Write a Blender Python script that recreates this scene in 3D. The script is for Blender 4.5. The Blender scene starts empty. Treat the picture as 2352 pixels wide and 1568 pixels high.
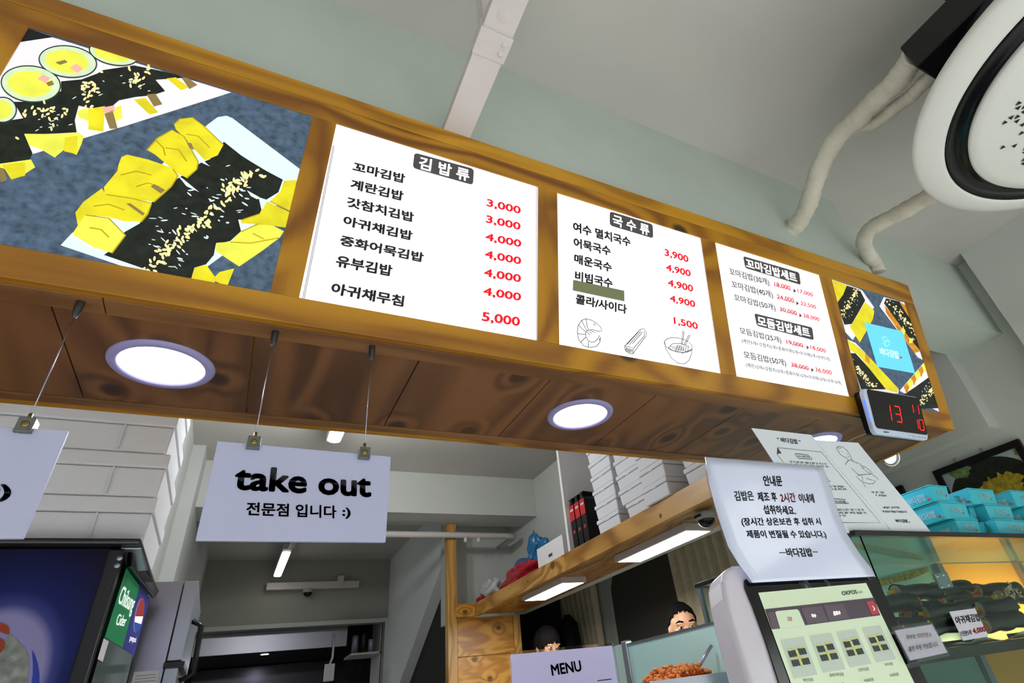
import bpy, bmesh, math, random
from mathutils import Vector, Matrix
C = bpy.context.scene.collection
SC = bpy.context.scene
random.seed(7)
PI = math.pi
# ------------------------------------------------------------------ camera, world, exposure
Z0 = 1.35                                   # eye height above the floor
F = 1270.6318660194952
PX, PY = 1271.00713226, 778.92128789
RW = Matrix(((0.88719265, -0.44725459, -0.11336904),
             (0.16258822, 0.53299235, -0.83035187),
             (0.43180351, 0.7182496, 0.54558522)))   # world -> camera (right, down, forward)
cam_d = bpy.data.cameras.new('camera')
cam = bpy.data.objects.new('camera', cam_d); C.objects.link(cam)
cam_d.sensor_width = 36.0
cam_d.lens = F / 2352 * 36.0
cam_d.shift_x = -(PX - 1176) / 2352
cam_d.shift_y = (PY - 784) / 2352
cam_d.clip_start = 0.02
cam.matrix_world = Matrix.Translation((0, 0, Z0)) @ (RW.transposed() @ Matrix(((1, 0, 0), (0, -1, 0), (0, 0, -1)))).to_4x4()
SC.camera = cam
SC.view_settings.view_transform = 'Standard'
SC.view_settings.look = 'None'
SC.view_settings.gamma = 1.0
SC.view_settings.use_curve_mapping = False
SC.view_settings.exposure = 0.0
try:
    SC.cycles.use_denoising = True
    SC.cycles.max_bounces = 8
    SC.cycles.sample_clamp_indirect = 6.0
except Exception:
    pass
W = bpy.data.worlds.new('street_daylight'); SC.world = W
W.use_nodes = True
W.node_tree.nodes['Background'].inputs[0].default_value = (0.86, 0.95, 1.0, 1)
W.node_tree.nodes['Background'].inputs[1].default_value = 0.45


def area(name, loc, rot, sx, sy, power, col=(1, 1, 1), shape='RECTANGLE', spread=PI):
    d = bpy.data.lights.new(name, 'AREA'); d.shape = shape; d.size = sx; d.size_y = sy
    d.energy = power; d.color = col; d.spread = spread
    o = bpy.data.objects.new(name, d); C.objects.link(o)
    o.location = loc; o.rotation_euler = rot
    return o


# fill lights added behind the camera: an assumed open shop front and ceiling lamps
area('shop_front_daylight', (0.6, -4.2, 1.6), (math.radians(78), 0, 0), 6.0, 2.6, 10, (0.93, 0.98, 1.0))
FILL_LAMPS = ((-0.8, -1.5), (2.1, -1.3))

# ------------------------------------------------------------------ projection helpers (metres, real planes)


def ray(u, v):
    d = Vector(((u - PX) / F, (v - PY) / F, 1.0))
    return RW.transposed() @ d


def _w(p): return Vector((p.x, p.y, p.z + Z0))


class Pl:
    """A real plane in the room; .at(u, v) is the point of it seen at a photo position."""
    def __init__(s, p, n): s.p = Vector(p); s.n = Vector(n).normalized()

    def at(s, u, v, off=0.0):
        d = ray(u, v); n = s.n
        if n.dot(d) > 0: n = -n
        p0 = s.p + n * off
        return _w(d * (p0.dot(n) / d.dot(n)))


def YP(y): return Pl((0, y, 0), (0, 1, 0))
def XP(x): return Pl((x, 0, 0), (1, 0, 0))
def ZP(z): return Pl((0, 0, z - Z0), (0, 0, 1))
def leanplane(p_world, u, v):               # holds the X direction and the direction that vanishes at (u, v)
    p = Vector(p_world); p.z -= Z0
    return Pl(p, Vector((1, 0, 0)).cross(ray(u, v)))


# ------------------------------------------------------------------ materials
def s2l(c): return c / 12.92 if c <= 0.04045 else ((c + 0.055) / 1.055) ** 2.4


def rgb(h):
    if isinstance(h, str):
        h = h.lstrip('#'); return tuple(s2l(int(h[i:i + 2], 16) / 255) for i in (0, 2, 4))
    return tuple(h[:3])


MATS = {}


def mat(name, col, rough=0.5, metal=0.0, emit=0.0, ecol=None, noise=0.0, nscale=8.0, bump=0.0, bscale=60.0, trans=0.0, alpha=1.0, ior=1.45, spec=0.5, coat=0.0):
    if name in MATS: return MATS[name]
    m = bpy.data.materials.new(name); m.use_nodes = True
    nt = m.node_tree; b = nt.nodes['Principled BSDF']
    c = rgb(col)
    b.inputs['Base Color'].default_value = (*c, 1)
    b.inputs['Roughness'].default_value = rough
    b.inputs['Metallic'].default_value = metal
    b.inputs['IOR'].default_value = ior
    b.inputs['Specular IOR Level'].default_value = spec
    b.inputs['Coat Weight'].default_value = coat
    if trans: b.inputs['Transmission Weight'].default_value = trans
    if alpha < 1: b.inputs['Alpha'].default_value = alpha
    tc = None
    if noise or bump:
        tc = nt.nodes.new('ShaderNodeTexCoord')
    if noise:
        n = nt.nodes.new('ShaderNodeTexNoise'); n.inputs['Scale'].default_value = nscale; n.inputs['Detail'].default_value = 5
        nt.links.new(tc.outputs['Object'], n.inputs['Vector'])
        r = nt.nodes.new('ShaderNodeValToRGB')
        r.color_ramp.elements[0].position = 0.3; r.color_ramp.elements[1].position = 0.7
        r.color_ramp.elements[0].color = (*[max(0, x * (1 - noise)) for x in c], 1)
        r.color_ramp.elements[1].color = (*[min(1, x * (1 + noise)) for x in c], 1)
        nt.links.new(n.outputs['Fac'], r.inputs['Fac'])
        nt.links.new(r.outputs['Color'], b.inputs['Base Color'])
        if emit: nt.links.new(r.outputs['Color'], b.inputs['Emission Color'])
    if emit:
        if not noise: b.inputs['Emission Color'].default_value = (*rgb(ecol if ecol else col), 1)
        b.inputs['Emission Strength'].default_value = emit
    if bump:
        n = nt.nodes.new('ShaderNodeTexNoise'); n.inputs['Scale'].default_value = bscale; n.inputs['Detail'].default_value = 4
        nt.links.new(tc.outputs['Object'], n.inputs['Vector'])
        bp = nt.nodes.new('ShaderNodeBump'); bp.inputs['Strength'].default_value = bump; bp.inputs['Distance'].default_value = 0.01
        nt.links.new(n.outputs['Fac'], bp.inputs['Height']); nt.links.new(bp.outputs['Normal'], b.inputs['Normal'])
    MATS[name] = m
    return m


def wood(name, lo, mid, hi, axis='X', rough=0.4, knot=3.0, ksize=0.075, kdark=0.8, fine=0.25, seed=0.0, gs=1.0, coat=0.15, face='xz'):
    """Knotty pine: stretched growth rings along one axis, fine streaks and scattered dark knots."""
    if name in MATS: return MATS[name]
    m = bpy.data.materials.new(name); m.use_nodes = True
    nt = m.node_tree; N = nt.nodes; L = nt.links; b = N['Principled BSDF']
    tc = N.new('ShaderNodeTexCoord')
    def mapping(sc):
        mp = N.new('ShaderNodeMapping'); mp.inputs['Scale'].default_value = sc
        mp.inputs['Location'].default_value = (seed, seed * 1.7, seed * 0.6)
        L.new(tc.outputs['Object'], mp.inputs['Vector']); return mp
    ai = 'XYZ'.index(axis)
    s1 = [5.0 * gs] * 3; s1[ai] = 0.9 * gs
    s2 = [90.0] * 3; s2[ai] = 4.0
    s3 = [knot] * 3; s3[ai] = knot * 0.75
    m1, m2, m3 = mapping(s1), mapping(s2), mapping(s3)
    vor = N.new('ShaderNodeTexVoronoi'); vor.feature = 'F1'; vor.voronoi_dimensions = '2D'; vor.inputs['Scale'].default_value = 1.0
    sp = N.new('ShaderNodeSeparateXYZ'); cb = N.new('ShaderNodeCombineXYZ')
    L.new(m3.outputs[0], sp.inputs[0])
    L.new(sp.outputs[face[0].upper()], cb.inputs[0]); L.new(sp.outputs[face[1].upper()], cb.inputs[1])
    L.new(cb.outputs[0], vor.inputs['Vector'])
    n1 = N.new('ShaderNodeTexNoise'); n1.inputs['Scale'].default_value = 1.0; n1.inputs['Detail'].default_value = 2; n1.inputs['Distortion'].default_value = 0.6
    L.new(m1.outputs[0], n1.inputs['Vector'])
    # rings: noise field bent around the knots
    inf = N.new('ShaderNodeMapRange'); inf.inputs['From Min'].default_value = 0.0; inf.inputs['From Max'].default_value = 0.32
    inf.inputs['To Min'].default_value = 0.26; inf.inputs['To Max'].default_value = 0.0
    L.new(vor.outputs['Distance'], inf.inputs['Value'])
    ad = N.new('ShaderNodeMath'); ad.operation = 'ADD'
    L.new(n1.outputs['Fac'], ad.inputs[0]); L.new(inf.outputs[0], ad.inputs[1])
    ml = N.new('ShaderNodeMath'); ml.operation = 'MULTIPLY'; ml.inputs[1].default_value = 34.0
    L.new(ad.outputs[0], ml.inputs[0])
    sn = N.new('ShaderNodeMath'); sn.operation = 'SINE'; L.new(ml.outputs[0], sn.inputs[0])
    mr = N.new('ShaderNodeMapRange'); mr.inputs['From Min'].default_value = -1; mr.inputs['From Max'].default_value = 1
    L.new(sn.outputs[0], mr.inputs['Value'])
    n2 = N.new('ShaderNodeTexNoise'); n2.inputs['Scale'].default_value = 1.0; n2.inputs['Detail'].default_value = 3
    L.new(m2.outputs[0], n2.inputs['Vector'])
    mx = N.new('ShaderNodeMix'); mx.data_type = 'FLOAT'; mx.inputs[0].default_value = fine
    L.new(mr.outputs[0], mx.inputs[2]); L.new(n2.outputs['Fac'], mx.inputs[3])
    n3 = N.new('ShaderNodeTexNoise'); n3.inputs['Scale'].default_value = 0.7; n3.inputs['Detail'].default_value = 2
    L.new(m1.outputs[0], n3.inputs['Vector'])
    mx2 = N.new('ShaderNodeMix'); mx2.data_type = 'FLOAT'; mx2.inputs[0].default_value = 0.5
    L.new(mx.outputs[0], mx2.inputs[2]); L.new(n3.outputs['Fac'], mx2.inputs[3])
    rp = N.new('ShaderNodeValToRGB')
    e = rp.color_ramp.elements
    e[0].position = 0.22; e[0].color = (*rgb(lo), 1); e[1].position = 0.8; e[1].color = (*rgb(hi), 1)
    k = e.new(0.48); k.color = (*rgb(mid), 1)
    L.new(mx2.outputs[0], rp.inputs['Fac'])
    km = N.new('ShaderNodeMapRange'); km.interpolation_type = 'SMOOTHSTEP'
    km.inputs['From Min'].default_value = ksize * 0.55; km.inputs['From Max'].default_value = ksize * 1.25
    km.inputs['To Min'].default_value = kdark; km.inputs['To Max'].default_value = 0.0
    L.new(vor.outputs['Distance'], km.inputs['Value'])
    mc = N.new('ShaderNodeMix'); mc.data_type = 'RGBA'
    L.new(km.outputs[0], mc.inputs[0]); L.new(rp.outputs['Color'], mc.inputs[6])
    mc.inputs[7].default_value = (0.018, 0.008, 0.003, 1)
    L.new(mc.outputs[2], b.inputs['Base Color'])
    b.inputs['Roughness'].default_value = rough
    b.inputs['Coat Weight'].default_value = coat; b.inputs['Coat Roughness'].default_value = 0.3
    bp = N.new('ShaderNodeBump'); bp.inputs['Strength'].default_value = 0.12; bp.inputs['Distance'].default_value = 0.003
    L.new(n2.outputs['Fac'], bp.inputs['Height']); L.new(bp.outputs['Normal'], b.inputs['Normal'])
    MATS[name] = m
    return m


# ------------------------------------------------------------------ mesh builder
class MB:
    def __init__(s): s.v = []; s.f = []; s.m = []; s.sm = []

    def add(s, vs, fs, mi=0, smooth=False):
        o = len(s.v); s.v += [tuple(p) for p in vs]
        for f in fs: s.f.append([i + o for i in f]); s.m.append(mi); s.sm.append(smooth)
        return s

    def box(s, lo, hi, mi=0):
        (x0, y0, z0), (x1, y1, z1) = lo, hi
        return s.hexa([(x0, y0, z0), (x1, y0, z0), (x1, y1, z0), (x0, y1, z0)], [(x0, y0, z1), (x1, y0, z1), (x1, y1, z1), (x0, y1, z1)], mi)

    def hexa(s, a, b, mi=0):
        return s.add(list(a) + list(b), [(3, 2, 1, 0), (4, 5, 6, 7), (0, 1, 5, 4), (1, 2, 6, 5), (2, 3, 7, 6), (3, 0, 4, 7)], mi)

    def obox(s, c, ax, ay, az, mi=0):       # centre and three half-axis vectors
        c, ax, ay, az = map(Vector, (c, ax, ay, az))
        a = [c - ax - ay - az, c + ax - ay - az, c + ax + ay - az, c - ax + ay - az]
        b = [p + 2 * az for p in a]
        return s.hexa(a, b, mi)

    def prism(s, pts, ext, mi=0):           # polygon + extrusion vector
        pts = [Vector(p) for p in pts]; ext = Vector(ext); n = len(pts)
        q = [p + ext for p in pts]
        fs = [tuple(range(n - 1, -1, -1)), tuple(range(n, 2 * n))] + [(i, (i + 1) % n, n + (i + 1) % n, n + i) for i in range(n)]
        return s.add(pts + q, fs, mi)

    def poly(s, pts, mi=0):
        return s.add(pts, [tuple(range(len(pts)))], mi)

    def tube(s, path, r, n=12, mi=0, cap=True, smooth=True):
        path = [Vector(p) for p in path]; k = len(path)
        rs = r if isinstance(r, (list, tuple)) else [r] * k
        ups = None; vs = []; fs = []
        for i, p in enumerate(path):
            t = (path[min(i + 1, k - 1)] - path[max(i - 1, 0)]).normalized()
            if ups is None:
                ups = Vector((0, 0, 1)) if abs(t.z) < 0.9 else Vector((1, 0, 0))
            u = (ups - t * ups.dot(t)).normalized(); w = t.cross(u); ups = u
            for j in range(n):
                a = 2 * PI * j / n
                vs.append(p + (u * math.cos(a) + w * math.sin(a)) * rs[i])
        for i in range(k - 1):
            for j in range(n):
                fs.append((i * n + j, i * n + (j + 1) % n, (i + 1) * n + (j + 1) % n, (i + 1) * n + j))
        s.add(vs, fs, mi, smooth)
        if cap:
            s.add(vs[:n], [tuple(range(n - 1, -1, -1))], mi); s.add(vs[-n:], [tuple(range(n))], mi)
        return s

    def lathe(s, prof, o, axis=(0, 0, 1), n=48, mi=0, smooth=True, closed=False):
        o = Vector(o); az = Vector(axis).normalized()
        ax = Vector((1, 0, 0)) if abs(az.x) < 0.9 else Vector((0, 1, 0))
        ax = (ax - az * ax.dot(az)).normalized(); ay = az.cross(ax)
        vs = []; fs = []; k = len(prof)
        for (r, h) in prof:
            for j in range(n):
                a = 2 * PI * j / n
                vs.append(o + (ax * math.cos(a) + ay * math.sin(a)) * r + az * h)
        rng = k if closed else k - 1
        for i in range(rng):
            i2 = (i + 1) % k
            for j in range(n):
                fs.append((i * n + j, i * n + (j + 1) % n, i2 * n + (j + 1) % n, i2 * n + j))
        return s.add(vs, fs, mi, smooth)

    def ball(s, c, r, mi=0, n=16, m=10, smooth=True, rot=None):
        c = Vector(c); rx, ry, rz = (r, r, r) if not isinstance(r, (tuple, list)) else r
        vs = []; fs = []
        for i in range(m + 1):
            t = PI * i / m
            for j in range(n):
                a = 2 * PI * j / n
                q = Vector((rx * math.sin(t) * math.cos(a), ry * math.sin(t) * math.sin(a), rz * math.cos(t)))
                if rot is not None: q = rot @ q
                vs.append(c + q)
        for i in range(m):
            for j in range(n):
                fs.append((i * n + j, (i + 1) * n + j, (i + 1) * n + (j + 1) % n, i * n + (j + 1) % n))
        return s.add(vs, fs, mi, smooth)

    def grid(s, fn, nu, nv, mi=0, smooth=True):
        vs = [fn(i / nu, j / nv) for j in range(nv + 1) for i in range(nu + 1)]
        fs = [(j * (nu + 1) + i, j * (nu + 1) + i + 1, (j + 1) * (nu + 1) + i + 1, (j + 1) * (nu + 1) + i) for j in range(nv) for i in range(nu)]
        return s.add(vs, fs, mi, smooth)

    def mesh(s, name, mats):
        me = bpy.data.meshes.new(name)
        me.from_pydata([tuple(v) for v in s.v], [], s.f)
        for m in (mats if isinstance(mats, (list, tuple)) else [mats]): me.materials.append(m)
        me.polygons.foreach_set('material_index', s.m)
        me.polygons.foreach_set('use_smooth', s.sm)
        bm = bmesh.new(); bm.from_mesh(me)
        bmesh.ops.remove_doubles(bm, verts=bm.verts, dist=1e-6)
        bmesh.ops.recalc_face_normals(bm, faces=bm.faces)
        bm.to_mesh(me); bm.free(); me.update()
        return me

    def build(s, name, mats, parent=None, bevel=0.0, seg=2):
        o = bpy.data.objects.new(name, s.mesh(name, mats)); C.objects.link(o)
        if parent is not None: adopt(o, parent)
        if bevel:
            md = o.modifiers.new('bevel', 'BEVEL'); md.width = bevel; md.segments = seg; md.limit_method = 'ANGLE'; md.angle_limit = math.radians(40)
        return o


BASE = {}


def adopt(o, parent):
    o.parent = parent
    o.matrix_parent_inverse = Matrix.Translation(-Vector(BASE.get(parent.name, (0, 0, 0))))


def thing(name, label, cat, loc=(0, 0, 0), group=None):
    o = bpy.data.objects.new(name, None); C.objects.link(o)
    o.empty_display_size = 0.05
    o.location = loc; BASE[o.name] = tuple(loc)
    return tag(o, label, cat, group)


def tag(o, label, cat, group=None, kind=None):
    o['label'] = label; o['category'] = cat
    if group: o['group'] = group
    if kind: o['kind'] = kind
    return o


def struct(mb, name, mats, label=None, parent=None):
    o = mb.build(name, mats, parent)
    if parent is None: o['kind'] = 'structure'
    if label: o['label'] = label
    return o


def dup(root, loc, label=None, group=None):
    r = root.copy(); C.objects.link(r); r.location = loc
    if label: r['label'] = label
    if group: r['group'] = group
    for ch in list(root.children):
        c = ch.copy(); C.objects.link(c); c.parent = r
        for g in list(ch.children):
            d = g.copy(); C.objects.link(d); d.parent = c
    return r


# ------------------------------------------------------------------ printed shapes and lettering
def fill(mb, plane, pts, off=0.0006, mi=0, sc=1.0, ox=0, oy=0):
    return mb.poly([plane.at(ox + x * sc, oy + y * sc, off) for x, y in pts], mi)


def stroke(mb, pts3, w, n, mi=0, closed=False):
    """A flat printed line of width w through 3-D points on a surface with normal n."""
    pts3 = [Vector(p) for p in pts3]; n = Vector(n)
    k = len(pts3); L_ = []; R_ = []
    for i, p in enumerate(pts3):
        a = pts3[(i - 1) % k] if (closed or i > 0) else p
        b = pts3[(i + 1) % k] if (closed or i < k - 1) else p
        t = (b - a)
        if t.length < 1e-9: t = Vector((1, 0, 0))
        q = n.cross(t.normalized()).normalized() * (w / 2)
        L_.append(p + q); R_.append(p - q)
    rng = k if closed else k - 1
    for i in range(rng):
        j = (i + 1) % k
        mb.add([L_[i], L_[j], R_[j], R_[i]], [(0, 1, 2, 3)], mi)
    return mb


_GL = {}


def glyphs(txt, bold=0.0):
    key = (txt, bold)
    if key in _GL: return _GL[key]
    cu = bpy.data.curves.new('type', 'FONT'); cu.body = txt; cu.size = 1.0; cu.resolution_u = 3 if len(txt) < 12 else 2
    o = bpy.data.objects.new('type', cu); C.objects.link(o)
    dg = bpy.context.evaluated_depsgraph_get()
    me = bpy.data.meshes.new_from_object(o.evaluated_get(dg))
    vs = [Vector(v.co) for v in me.vertices]; fs = [tuple(p.vertices) for p in me.polygons]
    bpy.data.objects.remove(o); bpy.data.curves.remove(cu); bpy.data.meshes.remove(me)
    if bold and vs:                            # heavier strokes: the outline stamped round a small circle
        k = 8 if bold >= .02 else 4; n0 = len(vs); V0, F0 = list(vs), list(fs)
        for q in range(k):
            a = 2 * PI * (q + .5) / k
            vs += [v + Vector((math.cos(a) * bold, math.sin(a) * bold, 0)) for v in V0]
            fs += [tuple(i + n0 * (q + 1) for i in f) for f in F0]
    if vs:
        x0 = min(v.x for v in vs); x1 = max(v.x for v in vs); y0 = min(v.y for v in vs); y1 = max(v.y for v in vs)
    else:
        x0, x1, y0, y1 = 0, 1, 0, 1
    vs = [((v.x - x0) / max(1e-6, x1 - x0), (v.y - y0) / max(1e-6, y1 - y0)) for v in vs]
    _GL[key] = (vs, fs)
    return _GL[key]


def write(mb, plane, txt, bl, br, tl, bold=0.0, off=0.0008, mi=0):
    """Lettering laid on a plane: bl / br / tl are where its lower left, lower right and upper left corners show."""
    o = plane.at(*bl, off); a = plane.at(*br, off) - o; b = plane.at(*tl, off) - o
    vs, fs = glyphs(txt, bold)
    mb.add([o + a * x + b * y for x, y in vs], fs, mi)
    return mb


def lines(rows, name, m, par, z, bold, plane=None, off=0.0008):
    for t, bl, br, tl in rows:
        mb = MB(); write(mb, plane or PP_, t, z(*bl), z(*br), z(*tl), bold, off); mb.build(name, m, par)


def marks(mb, plane, bl, br, tl, words, off=0.0008, seed=0):
    """A line of print too small to read: groups of short upright and level strokes."""
    rr = random.Random(seed + int(bl[0] * 7 + bl[1]))
    n = sum(words) + len(words) - 1; k = 0
    def P(u, v): return plane.at(bl[0] + (br[0] - bl[0]) * u + (tl[0] - bl[0]) * v, bl[1] + (br[1] - bl[1]) * u + (tl[1] - bl[1]) * v, off)
    for w in words:
        for c in range(w):
            u0, u1 = (k + .1) / n, (k + .9) / n; du = u1 - u0; k += 1
            for (a, b, c_, d) in ((u0 + du * .72, u0 + du * .9, 0, 1), (u0, u0 + du * .62, .78, .98), (u0, u0 + du * .62, rr.choice((.0, .35)), .5), (u0, u0 + du * .2, .3, .9)):
                mb.poly([P(a, c_), P(b, c_), P(b, d), P(a, d)])
        k += 1


def write3(mb, txt, o, a, b, bold=0.0, mi=0):
    vs, fs = glyphs(txt, bold); o, a, b = Vector(o), Vector(a), Vector(b)
    mb.add([o + a * x + b * y for x, y in vs], fs, mi)
    return mb


def ell(cx, cy, rx, ry, rot=0, n=24):
    c, s = math.cos(rot), math.sin(rot)
    return [(cx + rx * math.cos(t) * c - ry * math.sin(t) * s, cy + rx * math.cos(t) * s + ry * math.sin(t) * c) for t in [2 * PI * i / n for i in range(n)]]

# ------------------------------------------------------------------ common materials
M_ceil = mat('ceiling_paint', '#bcbab3', 0.85, noise=0.05, nscale=2.5, bump=0.12, bscale=25)
M_beam = mat('beam_paint', '#bdc6bd', 0.8, noise=0.05, nscale=3.0, bump=0.10, bscale=30)
M_wall = mat('white_wall_paint', '#c8cbc6', 0.8, noise=0.04, nscale=2.0, bump=0.08, bscale=30)
M_wallk = mat('kitchen_wall_paint', '#bcc0bd', 0.8, noise=0.04, nscale=2.0, bump=0.06, bscale=30)
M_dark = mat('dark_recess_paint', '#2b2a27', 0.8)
M_floor = mat('pale_floor_tile', '#b0aeac', 0.5, noise=0.1)
M_white = mat('white_plastic', '#e6e4e6', 0.4)
M_wmetal = mat('white_painted_metal', '#cdc6c2', 0.5, noise=0.03, bump=0.08, bscale=90)
M_black = mat('black_plastic', '#0b0b0d', 0.35)
M_blackm = mat('black_painted_metal', '#121315', 0.45)
M_steel = mat('brushed_steel', '#9fa1ab', 0.32, metal=0.85)
M_chrome = mat('chrome', '#d4d6d8', 0.12, metal=1.0)
M_foam = mat('white_foam', '#dfe0e6', 0.75, bump=0.15, bscale=140)
M_lamp = mat('lit_lamp', '#ffffff', 0.5, emit=9.0)
M_led = mat('lit_downlight', '#f4f3ff', 0.5, emit=7.0)
M_tube = mat('lit_tube', '#fffdf4', 0.5, emit=5.0)
M_rimv = mat('downlight_rim', '#9d97c4', 0.4)
M_ink = mat('black_ink', '#17181d', 0.6)
M_greyink = mat('grey_ink', '#4a484b', 0.6)
M_redink = mat('red_ink', '#c22833', 0.6)
M_glass = mat('clear_glass', '#dff2ea', 0.03, trans=1.0, ior=1.15, spec=0.35)
M_acryl = mat('clear_acrylic', '#eef0f8', 0.05, trans=1.0, ior=1.2, alpha=0.35)
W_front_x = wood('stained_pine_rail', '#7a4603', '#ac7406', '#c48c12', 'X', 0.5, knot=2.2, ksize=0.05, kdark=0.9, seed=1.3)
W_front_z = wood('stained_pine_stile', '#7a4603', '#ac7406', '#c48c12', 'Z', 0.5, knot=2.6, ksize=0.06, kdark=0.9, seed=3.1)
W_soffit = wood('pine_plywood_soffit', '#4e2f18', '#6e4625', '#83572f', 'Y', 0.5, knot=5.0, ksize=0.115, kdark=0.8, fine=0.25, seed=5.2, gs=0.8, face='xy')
W_edge = wood('pine_edge_strip', '#6a4420', '#7c532a', '#8c6034', 'X', 0.5, knot=2.0, ksize=0.04, seed=7.7, face='xy')
W_shelf = wood('pine_shelf_fascia', '#8a5a1e', '#b9873c', '#d3a457', 'Y', 0.4, knot=2.6, ksize=0.06, seed=2.4, face='yz')
W_shelf2 = wood('pine_shelf_board', '#7d4f18', '#a87730', '#bd8c42', 'Y', 0.4, knot=2.6, ksize=0.06, seed=2.9, face='xy')
W_post = wood('pine_post', '#8a5a1e', '#b9873c', '#cf9f52', 'Z', 0.45, knot=3.6, ksize=0.08, seed=4.4)
W_panel = wood('pine_panel', '#9a5f14', '#c1852c', '#d6a045', 'X', 0.4, knot=5.5, ksize=0.1, kdark=0.75, seed=6.1, gs=1.3)

# ------------------------------------------------------------------ the setting
CZ = Z0 + 1.62                      # ceiling
YB = 0.84                           # front face of the beam above the sign
BB = Z0 + 1.215                     # its underside
XW = 3.0                           # right wall
YK = 6.9                            # back wall of the kitchen
struct(MB().box((-2.6, -4.0, -0.1), (3.6, 8.4, 0)), 'floor', M_floor)
struct(MB().box((-2.6, -4.0, CZ), (3.6, 8.4, CZ + 0.12)), 'ceiling', M_ceil)
XS = 1.96
bm_ = MB().box((-2.6, YB, BB), (XS, YB + 0.29, CZ)).box((XS, YB + 0.07, BB - 0.012), (XW, YB + 0.29, CZ))
struct(bm_, 'trim_1', M_beam, 'painted beam crossing the ceiling above the wooden menu sign')
struct(MB().box((XW, -4.0, 0), (XW + 0.15, 8.4, CZ)), 'wall_right', M_wall)
struct(MB().box((XW - 0.097, YB + 0.29, Z0 + 0.816), (XW, 2.6, CZ)).box((XW - .097, -3.9, Z0 + .816), (XW, YB + .0, CZ)), 'trim_2', M_wall, 'shallow bulkhead along the right wall above the pictures')
struct(MB().box((-2.75, -4.0, 0), (-2.6, 8.4, CZ)), 'wall_left', M_wall)
struct(MB().box((-2.6, 3.3, 0), (-0.40, 3.42, CZ)), 'wall_kitchen_front', M_wall)
struct(MB().box((-0.52, 3.42, 0), (-0.40, YK, CZ)).box((-0.40, 3.9, 0), (-0.33, YK, CZ)), 'wall_kitchen_left', M_wallk)
# kitchen back wall with its wide opening
ox0, ox1, oz = -0.31, 1.50, Z0 + 0.955
struct(MB().box((-0.52, YK, oz), (XW, YK + 0.12, CZ)).box((ox1, YK, 0), (XW, YK + 0.12, oz)).box((-0.52, YK, 0), (ox0, YK + 0.12, oz)), 'wall_back', mat('back_wall_paint', '#97978f', 0.8, noise=0.04, nscale=2.0))
struct(MB().box((ox1 - 0.0, YK - 0.02, 0), (ox1 + 0.05, YK, oz + 0.04)).box((ox0, YK - 0.02, oz), (ox1, YK, oz + 0.04)), 'trim_3', M_wallk, 'plain casing round the opening in the back wall')
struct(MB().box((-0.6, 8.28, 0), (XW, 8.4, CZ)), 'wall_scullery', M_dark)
# beam over the kitchen
struct(MB().box((-0.52, 4.15, Z0 + 1.305), (2.106, 4.46, CZ)), 'trim_4', M_wall, 'white beam crossing the kitchen ceiling')
# upper side wall above the storage shelf, and the wall it returns to
SX0, SX1, SZ0, SZ1, SY0, SY1 = 1.62, 2.02, Z0 + 0.61, Z0 + 0.70, 1.46, 4.38
struct(MB().box((2.106, 1.42, SZ1 - .03), (2.25, 4.85, CZ)), 'wall_kitchen_right', M_wall)
struct(MB().box((1.50, 4.73, SZ0), (2.106, 4.85, CZ)), 'wall_kitchen_return', M_wall)
# stair wall beyond the post: white above, dark slanting underside below
xw = 1.53
pl = XP(xw)
a = pl.at(1024, 1272); b = pl.at(918, 1568)
a.x = b.x = 0
def L2(y): return a.z + (b.z - a.z) * (y - a.y) / (b.y - a.y)
yA, yB_ = 4.86, YK
up = [(xw, yA, L2(yA)), (xw, yB_, max(0, L2(yB_))), (xw, yB_, CZ), (xw, yA, CZ)]
if L2(yB_) < 0:
    y0_ = a.y + (0 - a.z) * (b.y - a.y) / (b.z - a.z)
    up = [(xw, yA, L2(yA)), (xw, y0_, 0), (xw, yB_, 0), (xw, yB_, CZ), (xw, yA, CZ)]
struct(MB().prism(up, (0.1, 0, 0)), 'wall_stair', mat('bright_wall_paint', '#e6ebec', .8))  # lamplight on this wall is put into its paler paint
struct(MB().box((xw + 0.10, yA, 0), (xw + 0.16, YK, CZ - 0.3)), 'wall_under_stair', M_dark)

# ------------------------------------------------------------------ the illuminated wooden menu sign
SP = Pl((0, 0.9095, 0.62), (0, 1, 0.174))
LU = Vector((0, -0.174, 1)).normalized()      # up along the leaning face
SO = Vector((0, 0.9095, Z0 + 0.62))
SN = Vector((0, -1, -0.174)).normalized()     # out of the face
SKEW = 0.03
SC8 = 0.62 / 0.70


def sg(x, s, off=0.0):                        # a point on the sign face: metres along, metres up the lean
    return SO + Vector((x + SKEW * (s - 0.29), 0, 0)) + LU * s + SN * off


sign = thing('menu_sign_box', 'long pine box sign with five lit panels hung over the counter', 'sign', (0.8, 1.1, Z0 + 0.62))
HS = 0.574                                    # face height
p0, p1 = 0.0537, 0.4885                        # panel bottom and top
XL, XR = -0.575, 2.097
cols = [(-0.498, -0.0295), (0.0190, 0.5085), (0.5625, 1.0480), (1.1025, 1.5670), (1.6275, 2.0375)]
BK = 1.349                                    # back of the box
TH = 0.02
def rail(x0, x1, s0, s1, mb=None, d=TH):
    mb = mb or MB()
    return mb.hexa([sg(x0, s0), sg(x1, s0), sg(x1, s1), sg(x0, s1)], [sg(x0, s0, -d), sg(x1, s0, -d), sg(x1, s1, -d), sg(x0, s1, -d)])
topz = sg(0, HS).z
rail(XL, XR, p1, HS - 0.042).build('top_rail', W_front_x, sign, 0.0012)
rail(XL, XR, HS - 0.041, HS).build('cap_strip', wood('stained_pine_cap', '#854f04', '#b67e08', '#ce9616', 'X', 0.5, knot=2.0, ksize=0.05, seed=9.1), sign, 0.0012)
rail(XL, XR, 0.0, p0).build('bottom_rail', W_front_x, sign, 0.0012)
xs = [XL] + [c for cc in cols for c in cc] + [XR]
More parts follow.
